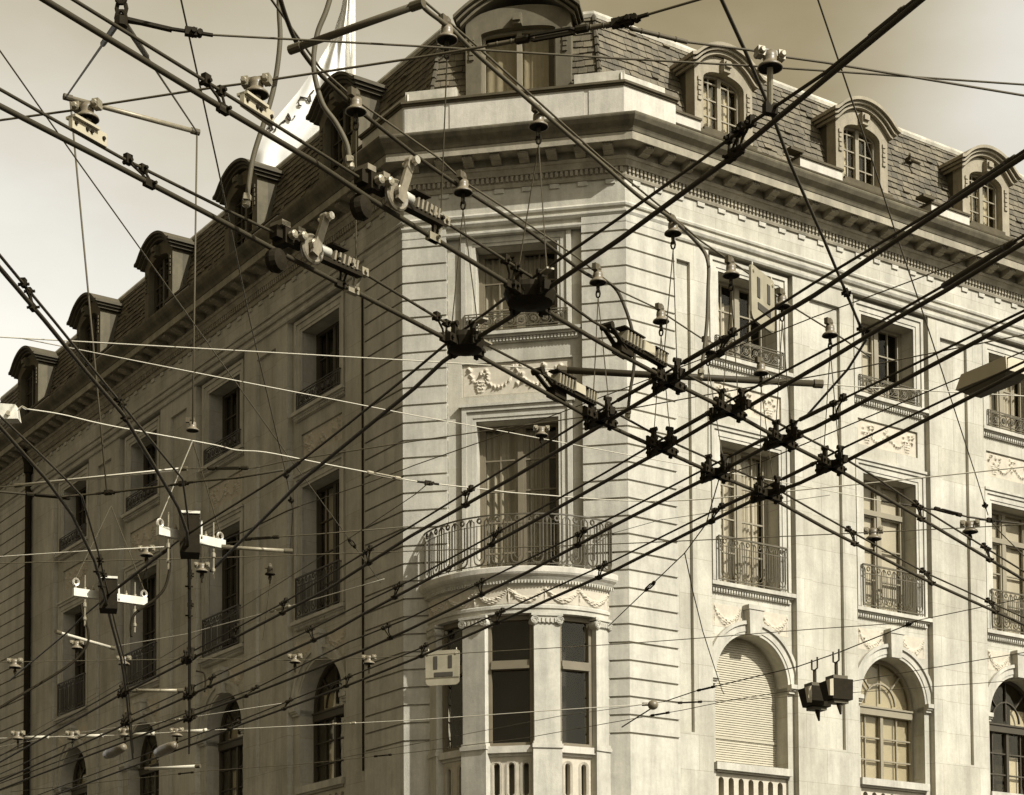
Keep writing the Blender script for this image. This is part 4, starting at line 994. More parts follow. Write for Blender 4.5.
# ---- crossings
def wire_dir(key, p):
    best = None
    for a, b in zip(LINES[key][0], LINES[key][0][1:]):
        w = max(0, min(1, (p - a).dot(b - a) / max((b - a).length_squared, 1e-9))); c = a.lerp(b, w)
        if best is None or (c - p).length < best[0]: best = ((c - p).length, (b - a).normalized())
    return best[1]
def crossing(x, y, ka, kb, label, oval=False, s=1.0):
    p = on_h(x, y, HC); a, b = wire_dir(ka, p), wire_dir(kb, p)
    s *= 1.0 if oval else .62
    root = empty('wire_crossing', p, label, 'wire crossing', 'crossings where two trolley wires meet')
    m_ = MB(); ta, sa, _ = axes(a); tb, sb, _ = axes(b)
    m_.obox(p, ta, sa, UP, -.17 * s, .17 * s, -.035 * s, .035 * s, -.03, .018); m_.obox(p + UP * .004, tb, sb, UP, -.17 * s, .17 * s, -.035 * s, .035 * s, -.032, .016)
    m_.lathe(p + UP * -.03, [(.02, 0), (.06 * s, 0), (.07 * s, .02), (.06 * s, .05), (.03, .06)], UP, 12)
    m_.build('crossing_plate', M['black'], root)
    for d, sd in ((ta, sa), (-ta, sa), (tb, sb), (-tb, sb)):
        m_ = MB(); q = p + d * .19 * s
        m_.obox(q, d, sd, UP, -.045, .075 * s, -.019, .019, -.025, .025)
        for e_ in (-.025, .03): m_.lathe(q + d * e_ - sd * .035, [(.011, 0), (.011, .07)], sd, 8)
        m_.obox(q, d, sd, UP, -.032, -.004, -.014, .014, .02, .095)
        m_.lathe(q - d * .018 + UP * .095 - sd * .024, [(.016, 0), (.016, .048)], sd, 8)
        m_.obox(q + d * .02, d, sd, UP, -.014, .014, -.03, -.014, -.04, .045)
        m_.build('runner_clamp', M['black'], root)
    if oval:
        m_ = MB(); m_.lathe(p, [(q_[0] * s, q_[1]) for q_ in ((.05, -.05), (.16, -.03), (.185, .02), (.175, .05), (.165, .02), (.05, .01))], UP, 20); m_.build('oval_pan', M['black'], root)
        for d in (ta, -tb): m_ = MB(); m_.obox(p + d * .20 + UP * .02, *axes(d), -.04, .04, -.022, .022, .05, .06); m_.build('cover_strip', M['steel'], root)
    return root
X = [(530, 298, 'A1', 'B1', 'large oval black crossing plate hanging in front of the top chamfer window', True, .78), (465, 345, 'A2', 'B1', 'black crossing hanging beside the left end of the chamfer window railing', True, .62),
     (669, 381, 'A1', 'B2', 'black crossing at the left end of the long horizontal spreader rod', False, 1), (600, 418, 'A2', 'B2', 'black crossing in front of the tall chamfer window\'s right edge', False, 1),
     (730, 410, 'A1', 'B3', 'black crossing before the carved panel between the two windows nearest the corner', False, 1), (662, 447, 'A2', 'B3', 'black crossing in front of the banded stone corner right of the tall chamfer window', False, 1),
     (783, 440, 'A1', 'B4', 'black crossing beside the top right of the tall window next to the corner', False, 1), (716, 473, 'A2', 'B4', 'black crossing over the left jamb of the tall window next to the corner', False, 1),
     (832, 465, 'A1', 'B5', 'rightmost black crossing, on the pier between the two tall right-hand windows', False, 1), (768, 494, 'A2', 'B5', 'black crossing just above the looped railing of the tall window next to the corner', False, 1),
     (189, 659, 'A3', 'B2', 'dark crossing on the steep wire straight below the higher black box, topmost there', False, .9), (124, 693, 'A4', 'B2', 'dark crossing on the steep wire below the lower black box, higher of its two', False, .9),
     (190, 695, 'A3', 'B3', 'dark crossing on the steep wire straight below the higher black box, second down', False, .9), (127, 722, 'A4', 'B3', 'dark crossing on the steep wire below the lower black box, lower of its two', False, .9),
     (190, 718, 'A3', 'B4', 'dark crossing on the steep wire straight below the higher black box, lowest', False, .9)]
for a in X: crossing(*a)

# ---- span wires
def span(pix, h, label, r_=.0055, m_='cable', name='span_wire', cat='span wire', smooth=False, ext=7.0, turn=(), group='thin supporting span wires', knots=(), sleeves=()):
    pts = line_pts(pix, h, 0)
    if smooth: pts = spline(pts)
    if ext:
        e0, e1 = ext if isinstance(ext, tuple) else (ext, ext)
        if e0: pts = [pts[0] + (pts[0] - pts[1]).normalized() * e0] + pts
        if e1: pts = pts + [pts[-1] + (pts[-1] - pts[-2]).normalized() * e1]
    mb = MB(); mb.tube(pts, r_, 6)
    if not turn and not knots and not sleeves:
        o = mb.build(name, M[m_], None, True, origin=pts[0]); tag(o, label, cat, group); return pts
    root = empty(name, pts[0], label, cat, group); mb.build('cable', M[m_], root, True)
    for x in turn:                    # turnbuckles / strain insulators
        p, t = near(pts, x); t, sd, u_ = axes(t); q = MB()
        for s in (-1, 1): q.tube([p - t * .11, p - t * .09 + sd * .022 * s, p + t * .09 + sd * .022 * s, p + t * .11], .008, 5)
        q.lathe(p - t * .17, [(.008, 0), (.018, .01), (.018, .06), (.008, .07)], t, 8); q.lathe(p + t * .10, [(.008, 0), (.018, .01), (.018, .06), (.008, .07)], t, 8)
        q.build('turnbuckle', M['steel'] if m_ == 'cable_lt' else M['black'], root)
    for x0, x1, rs in sleeves:
        a, b = near(pts, x0)[0], near(pts, x1)[0]; q = MB(); q.tube([a, a.lerp(b, .05), a.lerp(b, .95), b], rs, 8)
        for f in (.2, .5, .8): q.tube([a.lerp(b, f - .012), a.lerp(b, f + .012)], rs * 1.25, 8)
        q.build('guard_sleeve', M['cable'], root, True)
    for x in knots:
        p, t = near(pts, x); t, sd, u_ = axes(t); q = MB()
        q.obox(p, t, sd, UP, -.028, .028, -.014, .014, -.018, .018); q.lathe(p - sd * .03 + t * .01, [(.012, 0), (.012, .06)], sd, 8); q.tube([p - t * .10, p - t * .08, p + t * .08, p + t * .10], .010, 6); q.lathe(p + t * .04 - sd * .02, [(.014, 0), (.014, .04)], sd, 8)
        q.build('wire_joint', M['black'], root)
    return pts
SP = {}
SP['S1'] = span([(9, 119), (70, 110.7), (87, 107), (210, 88), (256, 82), (415, 58), (477.7, 47.6), (553.6, 34), (620, 22.6), (668, 8.6)], 6.02, 'span wire rising rightwards along the top through the two large cup insulators', .006, turn=(552,), knots=(618, 627), sleeves=((488, 535, .0095), (570, 612, .011)))
SP['S2'] = span([(125, 22), (210, 34.8), (415, 46), (620, 58.5), (746, 65.6), (825, 70.8), (1015, 84)], 6.30, 'nearly level span wire from the top left knot across the top window', .0055, ext=(0, 3), knots=(191,))
SP['S3'] = span([(625, 27), (686.8, 42), (756.5, 51), (785, 57), (825, 62.5), (1015, 94)], 6.02, 'span wire falling rightwards through the insulator over the roof slates', .006, ext=(0, 3), sleeves=((630, 687, .0095),))
SP['C1s'] = span([(433, 8.6), (470, 40), (541, 104), (601, 158), (660, 206), (701, 241), (748, 273), (783, 301), (830, 330), (870, 357)], HS, 'span wire falling past the corner, paired with the thick curved feeder cable', .006, ext=(3, 0))
SP['C2s'] = span([(293, 30), (320, 68), (356, 100), (438.7, 158), (463, 181), (500, 205), (578, 258), (620, 291), (654, 307), (701, 338), (762, 364)], HS, 'span wire falling from the flag to the tall right-hand windows, strung with bell insulators', .006, ext=(2, 0))
SP['T1'] = span([(9, 63.6), (79, 163), (192, 321), (287, 454.4), (381, 582.7)], 6.9, 'steep thin wire from the left edge across the shaded facade to the corner', .0045, ext=(3, 0), turn=(352,))
SP['T2'] = span([(183, 8.6), (217, 163), (250, 321), (285, 470), (293, 510), (290, 551)], 6.9, 'steep thin wire from the top edge ending at a joint beside the shaded tall window', .0052, ext=(3, 0), knots=(286, 291))
SP['T3'] = span([(821, 8.6), (871.4, 158), (896, 234), (924.7, 318), (977, 479), (988, 515)], 6.9, 'steep thin wire from the top edge past the second right-hand dormer', .005, ext=(3, .0), knots=(985,))
SP['T4'] = span([(725.7, 8.6), (746, 53), (769, 106.6), (790, 163), (824, 240), (858, 321), (866, 340), (848, 369), (825, 395), (806, 416.5)], 6.3, 'black stay cable dropping from the top edge between two dormers to a chained hook', .009, 'wire', ext=(3, 0), knots=(861, 846), turn=())
SP['T5'] = span([(9, 337.5), (210, 349), (415, 360.7), (560, 369.7), (690, 376), (820, 383.7), (859, 386.8), (1015, 395.6)], 6.75, 'long almost level pale wire joined to the horizontal spreader rod', .0048, 'cable_lt')
SP['T6'] = span([(20, 338), (210, 375.5), (326, 398), (415, 415.5), (496, 430), (620, 453.4), (814, 488), (882, 501)], 6.75, 'pale wire falling gently from the left dormers to the second tall right-hand window', .0042, 'cable_lt', ext=(0, 0))
SP['T7'] = span([(26.7, 409), (61.5, 414.4), (110.7, 425.7), (210, 444), (236, 450), (266.5, 452.4), (318, 462.6), (361, 471), (402, 479), (428.5, 483), (486, 489.4), (530, 494), (666, 501), (840, 486), (1015, 468)], 6.5, 'bright sagging wire tied to the white box on the left edge', .0055, 'cable_lt', ext=(0, 2), knots=(428,), turn=(384,), smooth=True)
SP['T7b'] = span([(428.5, 483), (415, 494.5), (338, 545.8), (205, 631), (131, 676)], 6.3, 'faint wire branching down-left from the bright sagging wire\'s knot', .004, 'cable', ext=(0, 2))
SP['T8'] = span([(17.6, 485.5), (84, 478.5), (185, 468.6), (256, 467.8), (283, 461.6), (415, 441), (586, 416.5), (717, 393), (825, 374.4), (1015, 336.5)], 6.4, 'wire that starts at the bright left rod and rises rightwards behind the crossings', .0048, 'cable', ext=(2, 2), turn=(228,))
SP['T9'] = span([(300, 506), (365, 484), (415, 465), (514.6, 430), (620, 390), (707, 357), (779, 331), (814, 317), (916.6, 279), (1015, 240)], 6.75, 'thin straight wire rising from the shaded tall window to the right-hand cornice', .0045, 'cable', ext=(0, 3))
SP['T10'] = span([(14, 493), (60, 497), (114, 492), (165, 486), (200, 481), (236, 478), (283, 470)], 5.95, 'dark insulated wire at left just beneath the bright rod', .009, 'wire', ext=(1, 0), turn=(48,), knots=(108, 182))
SP['T10b'] = span([(215, 545), (262, 538), (313.7, 534.5), (415, 526)], 6.4, 'short dark wire with a strain insulator near the higher white crossbar', .0055, 'cable', ext=(0, 0), turn=(262,))
SP['T10c'] = span([(300, 506), (287, 511), (250, 529), (221, 541)], 6.4, 'short dark wire from the joint by the shaded tall window to the white crossbar', .007, 'wire', ext=(0, 0))
SP['T11'] = span([(9, 556), (84, 551), (164, 546.8)], 5.98, 'short thin wire at far left ending above the lower white crossbar', .0045, 'cable_lt', ext=(2, 0))
SP['T11b'] = span([(9, 563), (210, 558), (415, 551), (620, 543.7), (825, 534.5), (961.7, 528), (1015, 525)], 5.98, 'level thin wire crossing the balcony railing and both tall right-hand windows', .0045, 'cable')
SP['T14'] = span([(1015, 355), (950, 382), (814, 440), (758.5, 463), (719.6, 477), (706, 524), (684.7, 553), (631.5, 604)], 6.15, 'thin wire from the street lamp down-left to the banded right corner', .0052, 'cable', ext=(3, 1), turn=(650,))
SP['T15'] = span([(107, 648), (123, 645), (186.6, 634), (287, 607), (365, 584.7), (384, 579)], 6.3, 'bright thin wire rising from the lower left windows to the left banded corner', .0045, 'cable_lt', ext=(0, 0), turn=(280,))
SP['T16'] = span([(9, 662), (205, 658.7), (295, 660.5), (415, 656), (620, 644), (701, 638), (814, 629), (906, 622.7), (982, 607), (1015, 600)], 5.98, 'level thin wire that carries the square barred sign in front of the bay windows', .0045, 'cable')
SP['T17'] = span([(664, 701.7), (695.7, 691), (798, 666.5), (840, 652), (917.6, 620.7)], 6.3, 'taut wire that carries the hanging black signal lamps', .007, 'wire', ext=(0, 0), turn=(706,), knots=(908,))
SP['T17b'] = span([(664, 701.7), (560, 716), (461, 735)], 6.3, 'faint wire continuing the signal lamp wire in front of the bay', .004, 'cable', ext=(0, 3))
SP['T18'] = span([(140, 778), (205, 771), (303, 764), (415, 752), (531, 737), (620, 721), (683, 710), (731, 700), (854, 681), (1015, 654)], 6.2, 'lowest long thin wire, rising from the bottom left to the third arched window', .0048, 'cable', ext=(3, 3), turn=(660, 383, 186))
SP['T20'] = span([(9, 738), (125, 735), (205, 730.4), (336, 724), (415, 720), (557.7, 710), (645.8, 704)], 6.0, 'pale thin wire with four cup insulators at the bottom left', .005, 'cable_lt', ext=(3, 0), turn=(344, 182))
SP['T19'] = span([(678.6, 702.8), (723.7, 700.7), (847, 693), (1015, 680.6)], 6.4, 'thin wire behind the signal lamps crossing the first arched shutter', .0042, 'cable', ext=(0, 3), turn=(690,))
SP['T21'] = span([(9, 745), (75, 733), (160, 722), (290, 702)], 6.6, 'faint thin wire low at left above the row of cup insulators', .0035, 'cable_lt', ext=(3, 0), turn=(172,))
SP['T22'] = span([(684.7, 553), (693, 592), (702.7, 631), (712, 660), (722, 690), (724, 694)], 6.12, 'loose tail of wire dangling before the shuttered arch', .0055, 'wire', ext=(0, 0), name='wire_tail', cat='loose wire', group=None)
SP['T23'] = span([(882, 501), (918, 507), (945, 511), (968, 517), (988, 520), (1015, 523)], 6.0, 'short anchored wire with a turnbuckle beside the third tall window', .008, 'wire', ext=(0, 1), turn=(948,), knots=(990,))
SP['T24'] = span([(990, 520), (1002, 534), (1016, 548)], 6.0, 'short oblique wire below the knot at the right edge', .005, 'cable', ext=(0, 2))
SP['T25'] = span([(9, 745), (60, 716), (96, 693)], 6.7, 'faint oblique wire at the far left bottom corner', .0035, 'cable', ext=(2, 0))
SP['T26'] = span([(460, 590), (560, 548), (660, 520), (830, 495)], 7.0, 'faint thin wire rising across the balcony slab', .003, 'cable', ext=(0, 0))

# ---- thick feeder cables
def cable(pix, h, label, r_=.013, m_='rubber', h2=None, tip=True, name='feeder_cable', group='thick curved feeder cables'):
    n_ = len(pix); hs = [h + ((h2 if h2 is not None else h) - h) * k / (n_ - 1) for k in range(n_)]
    return hs
def depth_cable(pix, label, r_=.013, m_='rubber', tip=None, name='feeder_cable', group='thick curved feeder cables', tips=()):
    # hangs in a vertical plane: every point given with its height
    pts = spline([on_h(x, y, z) for x, y, z in pix], 6); root = empty(name, pts[0], label, 'cable', group)
    mb = MB(); mb.tube(pts, r_, 8); mb.build('cable', M[m_], root, True)
    for k in tips:
        p = pts[k]; d = (pts[k] - pts[k - 1 if k else 1]).normalized(); q = MB(); q.lathe(p - d * .02, [(.014, 0), (.022, .008), (.022, .03), (.015, .036), (.02, .04), (.02, .06), (.008, .07)], d, 10)
        a_ = d.cross(Vector((1, 0, 0))).normalized(); q.obox(p, d, a_, d.cross(a_), -.012, .018, -.032, .032, -.012, .012); q.build('cable_lug', M['steel'], root)
    return pts
def vert_h(x, y, x0, y0, h0):          # height of a point seen at (x, y) standing straight above the spot (x0, y0, h0)
    b = on_h(x0, y0, h0); r = ray(x, y); s_ = math.hypot(b.x, b.y) / math.hypot(r.x, r.y); return CZ + r.z * s_
def hang(pix, x0, y0, h0): return [(x, y, vert_h(x, y, x0, y0, h0)) for x, y in pix]
depth_cable(hang([(279, -40), (279, 8.6), (280, 41), (275, 82), (266.5, 115), (253, 158), (247, 198)], 250, 218, HM), 'thick hanging cable left of the flag that ends above the left wheel unit', tips=(-1,))
depth_cable(hang([(338, -30), (327, 8.6), (317, 35), (313.7, 67.7), (322, 102.5), (336, 123), (346.5, 143.6), (349.6, 160)], 352, 186, HM), 'thick S-shaped hanging cable in front of the flag and the first left dormer', tips=(-1,))
depth_cable([(415, -8, HS - .02), (425, 8.6, HS - .03), (450, 28, HS - .04), (480, 57, HS - .04), (541, 110.7, HS - .04), (601, 163, HS - .04), (640, 197, HS - .05), (672, 219, HS - .06)] + hang([(699, 245), (708, 262), (708, 290), (707, 321), (704, 350), (701, 372)], 701, 391, HM), 'thick feeder cable along the span past the corner that drops beside the top right-hand window', .012, tips=(-1,))
depth_cable([(280, -2, HS), (287, 20, HS - .02), (298, 45, HS - .03), (318, 72, HS - .04), (340, 93, HS - .05), (356, 108, HS - .05), (400, 143, HS - .05), (430, 166, HS - .05), (470, 193, HS - .05), (530, 232, HS - .05), (585, 273, HS - .05)] + hang([(612, 285), (624, 305), (633, 335), (634, 365), (630, 392), (628, 412)], 628, 423, HM), 'thick feeder cable below the flag strung with bell insulators, dropping beside the banded right corner', .0115, 'wire', tips=(-1,))
depth_cable(hang([(168, 544), (170, 560), (168.5, 575), (164, 589), (155, 599), (143.6, 607), (134, 615), (131, 626), (131.5, 637)], 150, 600, HC), 'black jumper cable looping between the two black boxes', .013, 'black')
depth_cable(hang([(81, 604), (83, 615), (88, 630), (87, 645), (72, 663), (41, 683), (9, 702), (-30, 726)], 70, 640, HC), 'black jumper cable looping from the lower white crossbar to the left edge', .013, 'black')
depth_cable(hang([(196, 671), (204, 673), (205.5, 683), (204.5, 692)], 204, 700, HC), 'small black jumper loop beside the stacked dark crossings', .012, 'black', group=None)

# ---- spreader rods
def rod(a, b, h0, h1, r_, label, m_='steel', name='spreader_rod'):
    A, B = on_h(*a, h0), on_h(*b, h1); t = (B - A).normalized(); root = empty(name, A, label, 'rod', 'straight spreader rods')
    mb = MB(); mb.tube([A, B], r_, 10); mb.build('rod', M[m_], root, True)
    mb = MB(); mb.tube([A - t * .02, A + t * .05], r_ * 1.3, 10); mb.build('end_cap', M['cable'], root); mb = MB(); mb.tube([B - t * .05, B + t * .02], r_ * 1.3, 10); mb.build('end_cap', M['cable'], root)
    return A, B
rod((293, 49), (420, 4), 6.4, 6.4, .017, 'thick slanting rod at the top edge in front of the flagpole', 'rubber')
zb = vert_h(197, 132, 190, 548, HC)
RA, RB = rod((66, 97), (197, 132), zb, zb, .020, 'thick rod slung below the top left knot by two wires', 'steel')
rod((559.7, 369.9), (820, 384), 6.74, 6.74, .026, 'long dark horizontal rod through the crossing beside the banded right corner', 'wire')
rod((57, 632), (113, 648), 5.8, 5.8, .016, 'bright slanting rod below the lower white crossbar', 'cable_lt')
rod((134, 690.5), (182, 690.5), 5.78, 5.78, .02, 'pale rod linking the two stacks of dark crossings', 'steel')
rod((146.6, 769), (199, 766), 5.6, 5.6, .022, 'pale rod hanging at the bottom left under the row of insulators', 'cable_lt')
rod((224, 547), (290, 551), 5.78, 5.78, .016, 'thin rod projecting right from the higher white crossbar', 'steel')
rod((17, 485.5), (185, 468.6), 6.42, 6.42, .014, 'bright segmented rod on the far left', 'cable_lt')
rod((795, 331), (900, 293), 7.2, 7.2, .0, 'x', 'steel') if False else None

# ---- insulators
INS = 'bell insulators on the wires'
def insulator(x, y, h, t, label, size=1.0, ears=True, targets=(), strap=None, m_='insul', rodto=None, name='insulator', hook=True):
    size *= .86
    p = on_h(x, y, h); t, sd, _ = axes(Vector((t.x, t.y, 0))); s = size
    root = empty(name, p, label, 'insulator', INS)
    mb = MB(); mb.lathe(p, [(.02 * s, .085 * s), (.036 * s, .08 * s), (.040 * s, .05 * s), (.036 * s, .03 * s), (.046 * s, .02 * s), (.066 * s, .004 * s), (.070 * s, -.008 * s), (.064 * s, -.010 * s), (.040 * s, .022 * s), (.012 * s, .03 * s)], UP, 20); mb.build('cup', M[m_], root, True)
    mb = MB(); mb.lathe(p, [(.012 * s, .004 * s), (.062 * s, -.007 * s), (.062 * s, -.0085 * s), (.012 * s, -.001 * s)], UP, 20); mb.build('cup_shade_disc', M['black'], root)  # black disc paints the shade under the cup
    if ears:
        for q in (-1, 1):
            mb = MB(); mb.obox(p + t * q * .062 * s, t, sd, UP, -.020 * s, .020 * s, -.026 * s, .026 * s, .045 * s, .095 * s); mb.lathe(p + t * q * .062 * s - sd * .045 * s + UP * .068 * s, [(.014 * s, 0), (.018 * s, .006 * s), (.018 * s, .085 * s), (.012 * s, .092 * s)], sd, 8)
            mb.build('ear_bolt', M['steel'] if m_ != 'black' else M['black'], root)
        mb = MB(); mb.obox(p, t, sd, UP, -.05 * s, .05 * s, -.018 * s, .018 * s, .06 * s, .088 * s); mb.build('ear_bar', M[m_], root)
    else:
        mb = MB(); mb.lathe(p + UP * .08 * s, [(.024 * s, 0), (.03 * s, .02 * s), (.022 * s, .05 * s), (.01 * s, .065 * s)], UP, 10); mb.obox(p + UP * .1 * s, t, sd, UP, -.07 * s, .02 * s, -.014, .014, -.02 * s, .03 * s); mb.build('cap', M['cable'], root)
    low = p
    if hook:
        mb = MB()
        mb.tube([p, p - UP * .06 * s], .011, 6)
        for k in range(2): mb.tube([p - UP * (.05 + .045 * k) * s + (sd if k % 2 else t) * .014 * math.cos(a_) + UP * -.026 * math.sin(a_) for a_ in [2 * math.pi * q / 8 for q in range(8)]], .006, 5, True)
        mb.build('chain_link', M['black'], root); low = p - UP * .13 * s
    for tx, ty, th in targets:
        q = on_h(tx, ty, th); mb = MB(); mb.tube([low, q], .0036, 5); mb.build('hanger_wire', M['cable'], root)
    if rodto:
        q = on_h(*rodto); mb = MB(); mb.tube([p, q], .0145, 8); mb.build('drop_rod', M['steel'], root)
        mb = MB(); tq, sq, _ = axes(t); mb.obox(q, tq, sq, UP, -.03, .03, -.018, .018, -.03, .02); mb.build('drop_clamp', M['black'], root)
    if strap:
        a, b = on_h(*strap[0], HM + .02), on_h(*strap[1], HM + .02); tt, s2, uu = axes(b - a); ln = (b - a).length
        mb = MB(); mb.obox(a, tt, s2, UP, 0, ln, -.012, .012, -.02, .042); mb.obox(a, tt, s2, UP, .0, ln * .72, -.03, .03, .03, .042)
        mb.build('strap_plate', M['lamp'], root)
        mb = MB()
        for f in (.1, .42, .55, .9): mb.lathe(a + tt * ln * f - s2 * .02 + UP * .012, [(.009, 0), (.009, .04)], s2, 8)
        mb.build('strap_bolts', M['black'], root); mb = MB(); mb.tube([p, (a + b) / 2], .02, 6); mb.build('stem', M['black'], root)
    return root
def sdir(k, x): return near(SP[k], x)[1]
H1 = HS - .10
insulator(87, 118, 5.93, sdir('S1', 90), 'large cup insulator with bolted ears at the top left, on a pale drilled plate', .95, strap=((70.5, 124), (105, 143.5)), hook=False)
insulator(256.5, 93.5, 5.93, sdir('S1', 250), 'large cup insulator with bolted ears beside the hanging flag, on a pale drilled plate', .95, strap=((242, 101), (272, 122)), hook=False)
insulator(770, 67, 5.94, sdir('S3', 770), 'large cup insulator with bolted ears on a steel drop rod over the roof slates', .95, rodto=(770, 108, HM), hook=False)
insulator(447, 39, H1, sdir('C1s', 450), 'bell insulator left of the chamfer dormer with one long hanger wire', .9, False, [(441, 213, HM + .05)])
insulator(538.5, 126, H1, sdir('C1s', 540), 'bell insulator below the parapet with two hanger wires to the large oval crossing', .9, False, [(516, 284, HM), (547, 273, HM)])
insulator(673, 233, H1, sdir('C1s', 670), 'bell insulator at the banded right corner with two hanger wires', .9, False, [(663, 366, HM), (677, 368, HM)])
insulator(356, 111, H1, sdir('C2s', 360), 'bell insulator in front of the first left dormer with one hanger wire', .95, False, [(356, 270, HM)])
insulator(463, 192, H1, sdir('C2s', 460), 'bell insulator under the chamfer cornice with two hanger wires', .95, False, [(451, 335, HM), (479, 335, HM)])
insulator(598, 282, H1, sdir('C2s', 600), 'bell insulator right of the top chamfer window with two hanger wires', .95, False, [(593, 404, HM), (609, 405, HM)])
insulator(661, 321, H1, sdir('C2s', 655), 'bell insulator low on the banded right corner with two hanger wires', .95, False, [(654, 432, HM), (670, 434, HM)])
insulator(708, 352, H1, sdir('C2s', 705), 'bell insulator half hidden by the clamps left of the right-hand scroll railing', .9, False, [(708, 458, HM), (723, 460, HM)])
insulator(761, 373, H1, sdir('C2s', 755), 'bell insulator in front of the scroll railing nearest the corner', .95, False, [(760, 480, HM), (773, 481, HM)])
insulator(731, 275, H1, sdir('C1s', 731), 'bell insulator at the head of the top window nearest the corner', .95, False, [(723, 395, HM), (738, 397, HM)])
insulator(782, 306, H1, sdir('C1s', 782), 'bell insulator at the lower right corner of the hanging barred plate', .95, False, [(776, 426, HM), (791, 427, HM)])
insulator(830, 335, H1, sdir('C1s', 828), 'bell insulator on the pier between the two top right-hand windows', .95, False, [(824, 450, HM), (839, 450, HM)])
insulator(541.5, 435, 6.3, Vector((1, .1, 0)), 'small eared insulator in front of the tall chamfer window', .85)
insulator(146.6, 555, 5.98, sdir('T11', 140), 'pale eared insulator above the lower white crossbar', 1.0, targets=[(139, 589, 5.8), (148, 589, 5.8)])
insulator(270, 574, 6.3, sdir('T10b', 270), 'dark bell insulator with one hanger wire beside the shaded tall window', .85, False, [(263, 640, HC)], m_='black')
insulator(873.5, 538.5, 5.96, sdir('T11b', 873), 'eared insulator before the second tall right-hand window', 1.15, targets=())
insulator(970, 531.5, 5.96, sdir('T11b', 970), 'eared insulator on the pier beside the third tall right-hand window', 1.15, targets=())
insulator(202, 571, 5.75, Vector((1, 0, 0)), 'small dark insulator just right of the higher black box', .9)
insulator(15, 667, 5.95, sdir('T16', 20), 'pale eared insulator on the left edge by the drainpipe', 1.2)
insulator(77, 648, 5.95, sdir('T16', 80), 'small pale eared insulator in front of the leftmost low railing', 1.0)
insulator(124, 664, 5.95, sdir('T16', 124), 'pale eared insulator on the steep wire below the lower black box', 1.1)
insulator(295, 662, 5.95, sdir('T16', 295), 'pale eared insulator left of the nearest shaded arched window', 1.1)
insulator(369, 663, 5.95, sdir('T16', 369), 'pale eared insulator on the groove of the left banded corner', 1.1)
for (x, lab) in ((18, 'first pale insulator from the left in the bottom row, on the drainpipe'), (72.5, 'second pale insulator from the left in the bottom row'), (125, 'third pale insulator from the left in the bottom row, by the dark arch'), (177, 'fourth pale insulator from the left in the bottom row')):
    yy = 738.5 - (x > 100) * 3
    insulator(x, yy, 5.98, sdir('T20', x), lab, 1.3, name='insulator')
    t = sdir('T20', x); q = near(SP['T20'], x)[0]
    mb = MB(); mb.tube([q + t * .1, q + t * .42], .022, 8); mb.lathe(q + t * .40, [(.03, 0), (.03, .04)], t, 8)
    tag(mb.build('strain_rod', M['cable_lt'], None, True, origin=q), {18: 'short pale strain rod right of the first bottom-row insulator', 72.5: 'short pale strain rod right of the second bottom-row insulator', 125: 'short pale strain rod right of the third bottom-row insulator', 177: 'short pale strain rod right of the fourth bottom-row insulator'}[x], 'strain rod', 'pale strain rods in the bottom row')
for (x, y, lab) in ((115, 750, 'dirty white sleeve on a wire below the third bottom-row insulator'), (166, 748, 'dirty white sleeve on a wire below the fourth bottom-row insulator')):
    a, b = on_h(x - 9, y + 5, 5.75), on_h(x + 9, y - 3, 5.75); t, sd, u_ = axes(b - a)
    mb = MB(); ln = (b - a).length
    mb.lathe(a, [(.02, 0), (.06, .03), (.075, ln * .3), (.07, ln * .7), (.055, ln - .03), (.02, ln)], t, 12)
    tag(mb.build('wire_sleeve', M['insul'], None, True, origin=a), lab, 'sleeve', 'white wire sleeves')
# ball terminal by the corner
p = on_h(653, 705, 6.02); mb = MB(); mb.lathe(p - UP * .06, [(.02, 0), (.055, .02), (.07, .06), (.055, .1), (.02, .12)], UP, 14); mb.obox(p, Vector((1, 0, 0)), Vector((0, 1, 0)), UP, -.14, -.04, -.015, .015, -.01, .03)
root = empty('anchor_insulator', p, 'round dark anchor insulator in front of the lowest bands of the right corner', 'insulator'); mb.build('ball', M['insul'], root, True)
mb = MB(); mb.tube([p - UP * .03, on_h(622, 727, 6.02)], .010, 6); mb.build('anchor_wire', M['cable'], root)

# ---- the top-left knot with its two slings
p = on_h(121, 18, 6.3); root = empty('chain_knot', p, 'chain knot at the top left from which the thick rod is slung', 'chain')
mb = MB()
for k in range(3): mb.tube([p + UP * (.05 * k) + Vector((.022 * math.cos(a_), (.01 if k % 2 else 0), .034 * math.sin(a_))) for a_ in [2 * math.pi * q / 10 for q in range(10)]], .010, 6, True)
mb.lathe(p - UP * .05, [(.01, 0), (.03, .01), (.03, .05), (.01, .06)], UP, 8); mb.tube([p + UP * .1, p + UP * 1.2], .008, 6)
mb.tube([p, p + (on_h(177, 31, 6.3) - p) * .9], .014, 6); mb.build('chain', M['black'], root)
for q in (RA, RB):
    mb = MB(); mb.tube([p, q], .0065, 6); mb.build('sling_wire', M['cable'], root); mb = MB(); mb.tube([p.lerp(q, .04), p.lerp(q, .22)], .015, 8); mb.build('sling_sleeve', M['wire'], root)
# long droppers from the rod to the two black boxes
def dropper(q, x1, y1, label):
    b = Vector((q.x, q.y, 0)); r = ray(x1, y1); s_ = math.hypot(b.x, b.y) / math.hypot(r.x, r.y); e = Vector((0, 0, CZ)) + r * s_
    mb = MB(); mb.tube([q, e], .0075, 6); o = mb.build('dropper_wire', M['cable'], None, True, origin=q); tag(o, label, 'dropper wire', 'long dropper wires'); return e
DB = dropper(RB, 192.6, 424, 'plumb dropper wire from the right end of the slung rod to the higher white crossbar')
DA = dropper(RA + (RB - RA) * .03, 107, 493, 'slightly slanting dropper wire from the slung rod to the lower white crossbar')

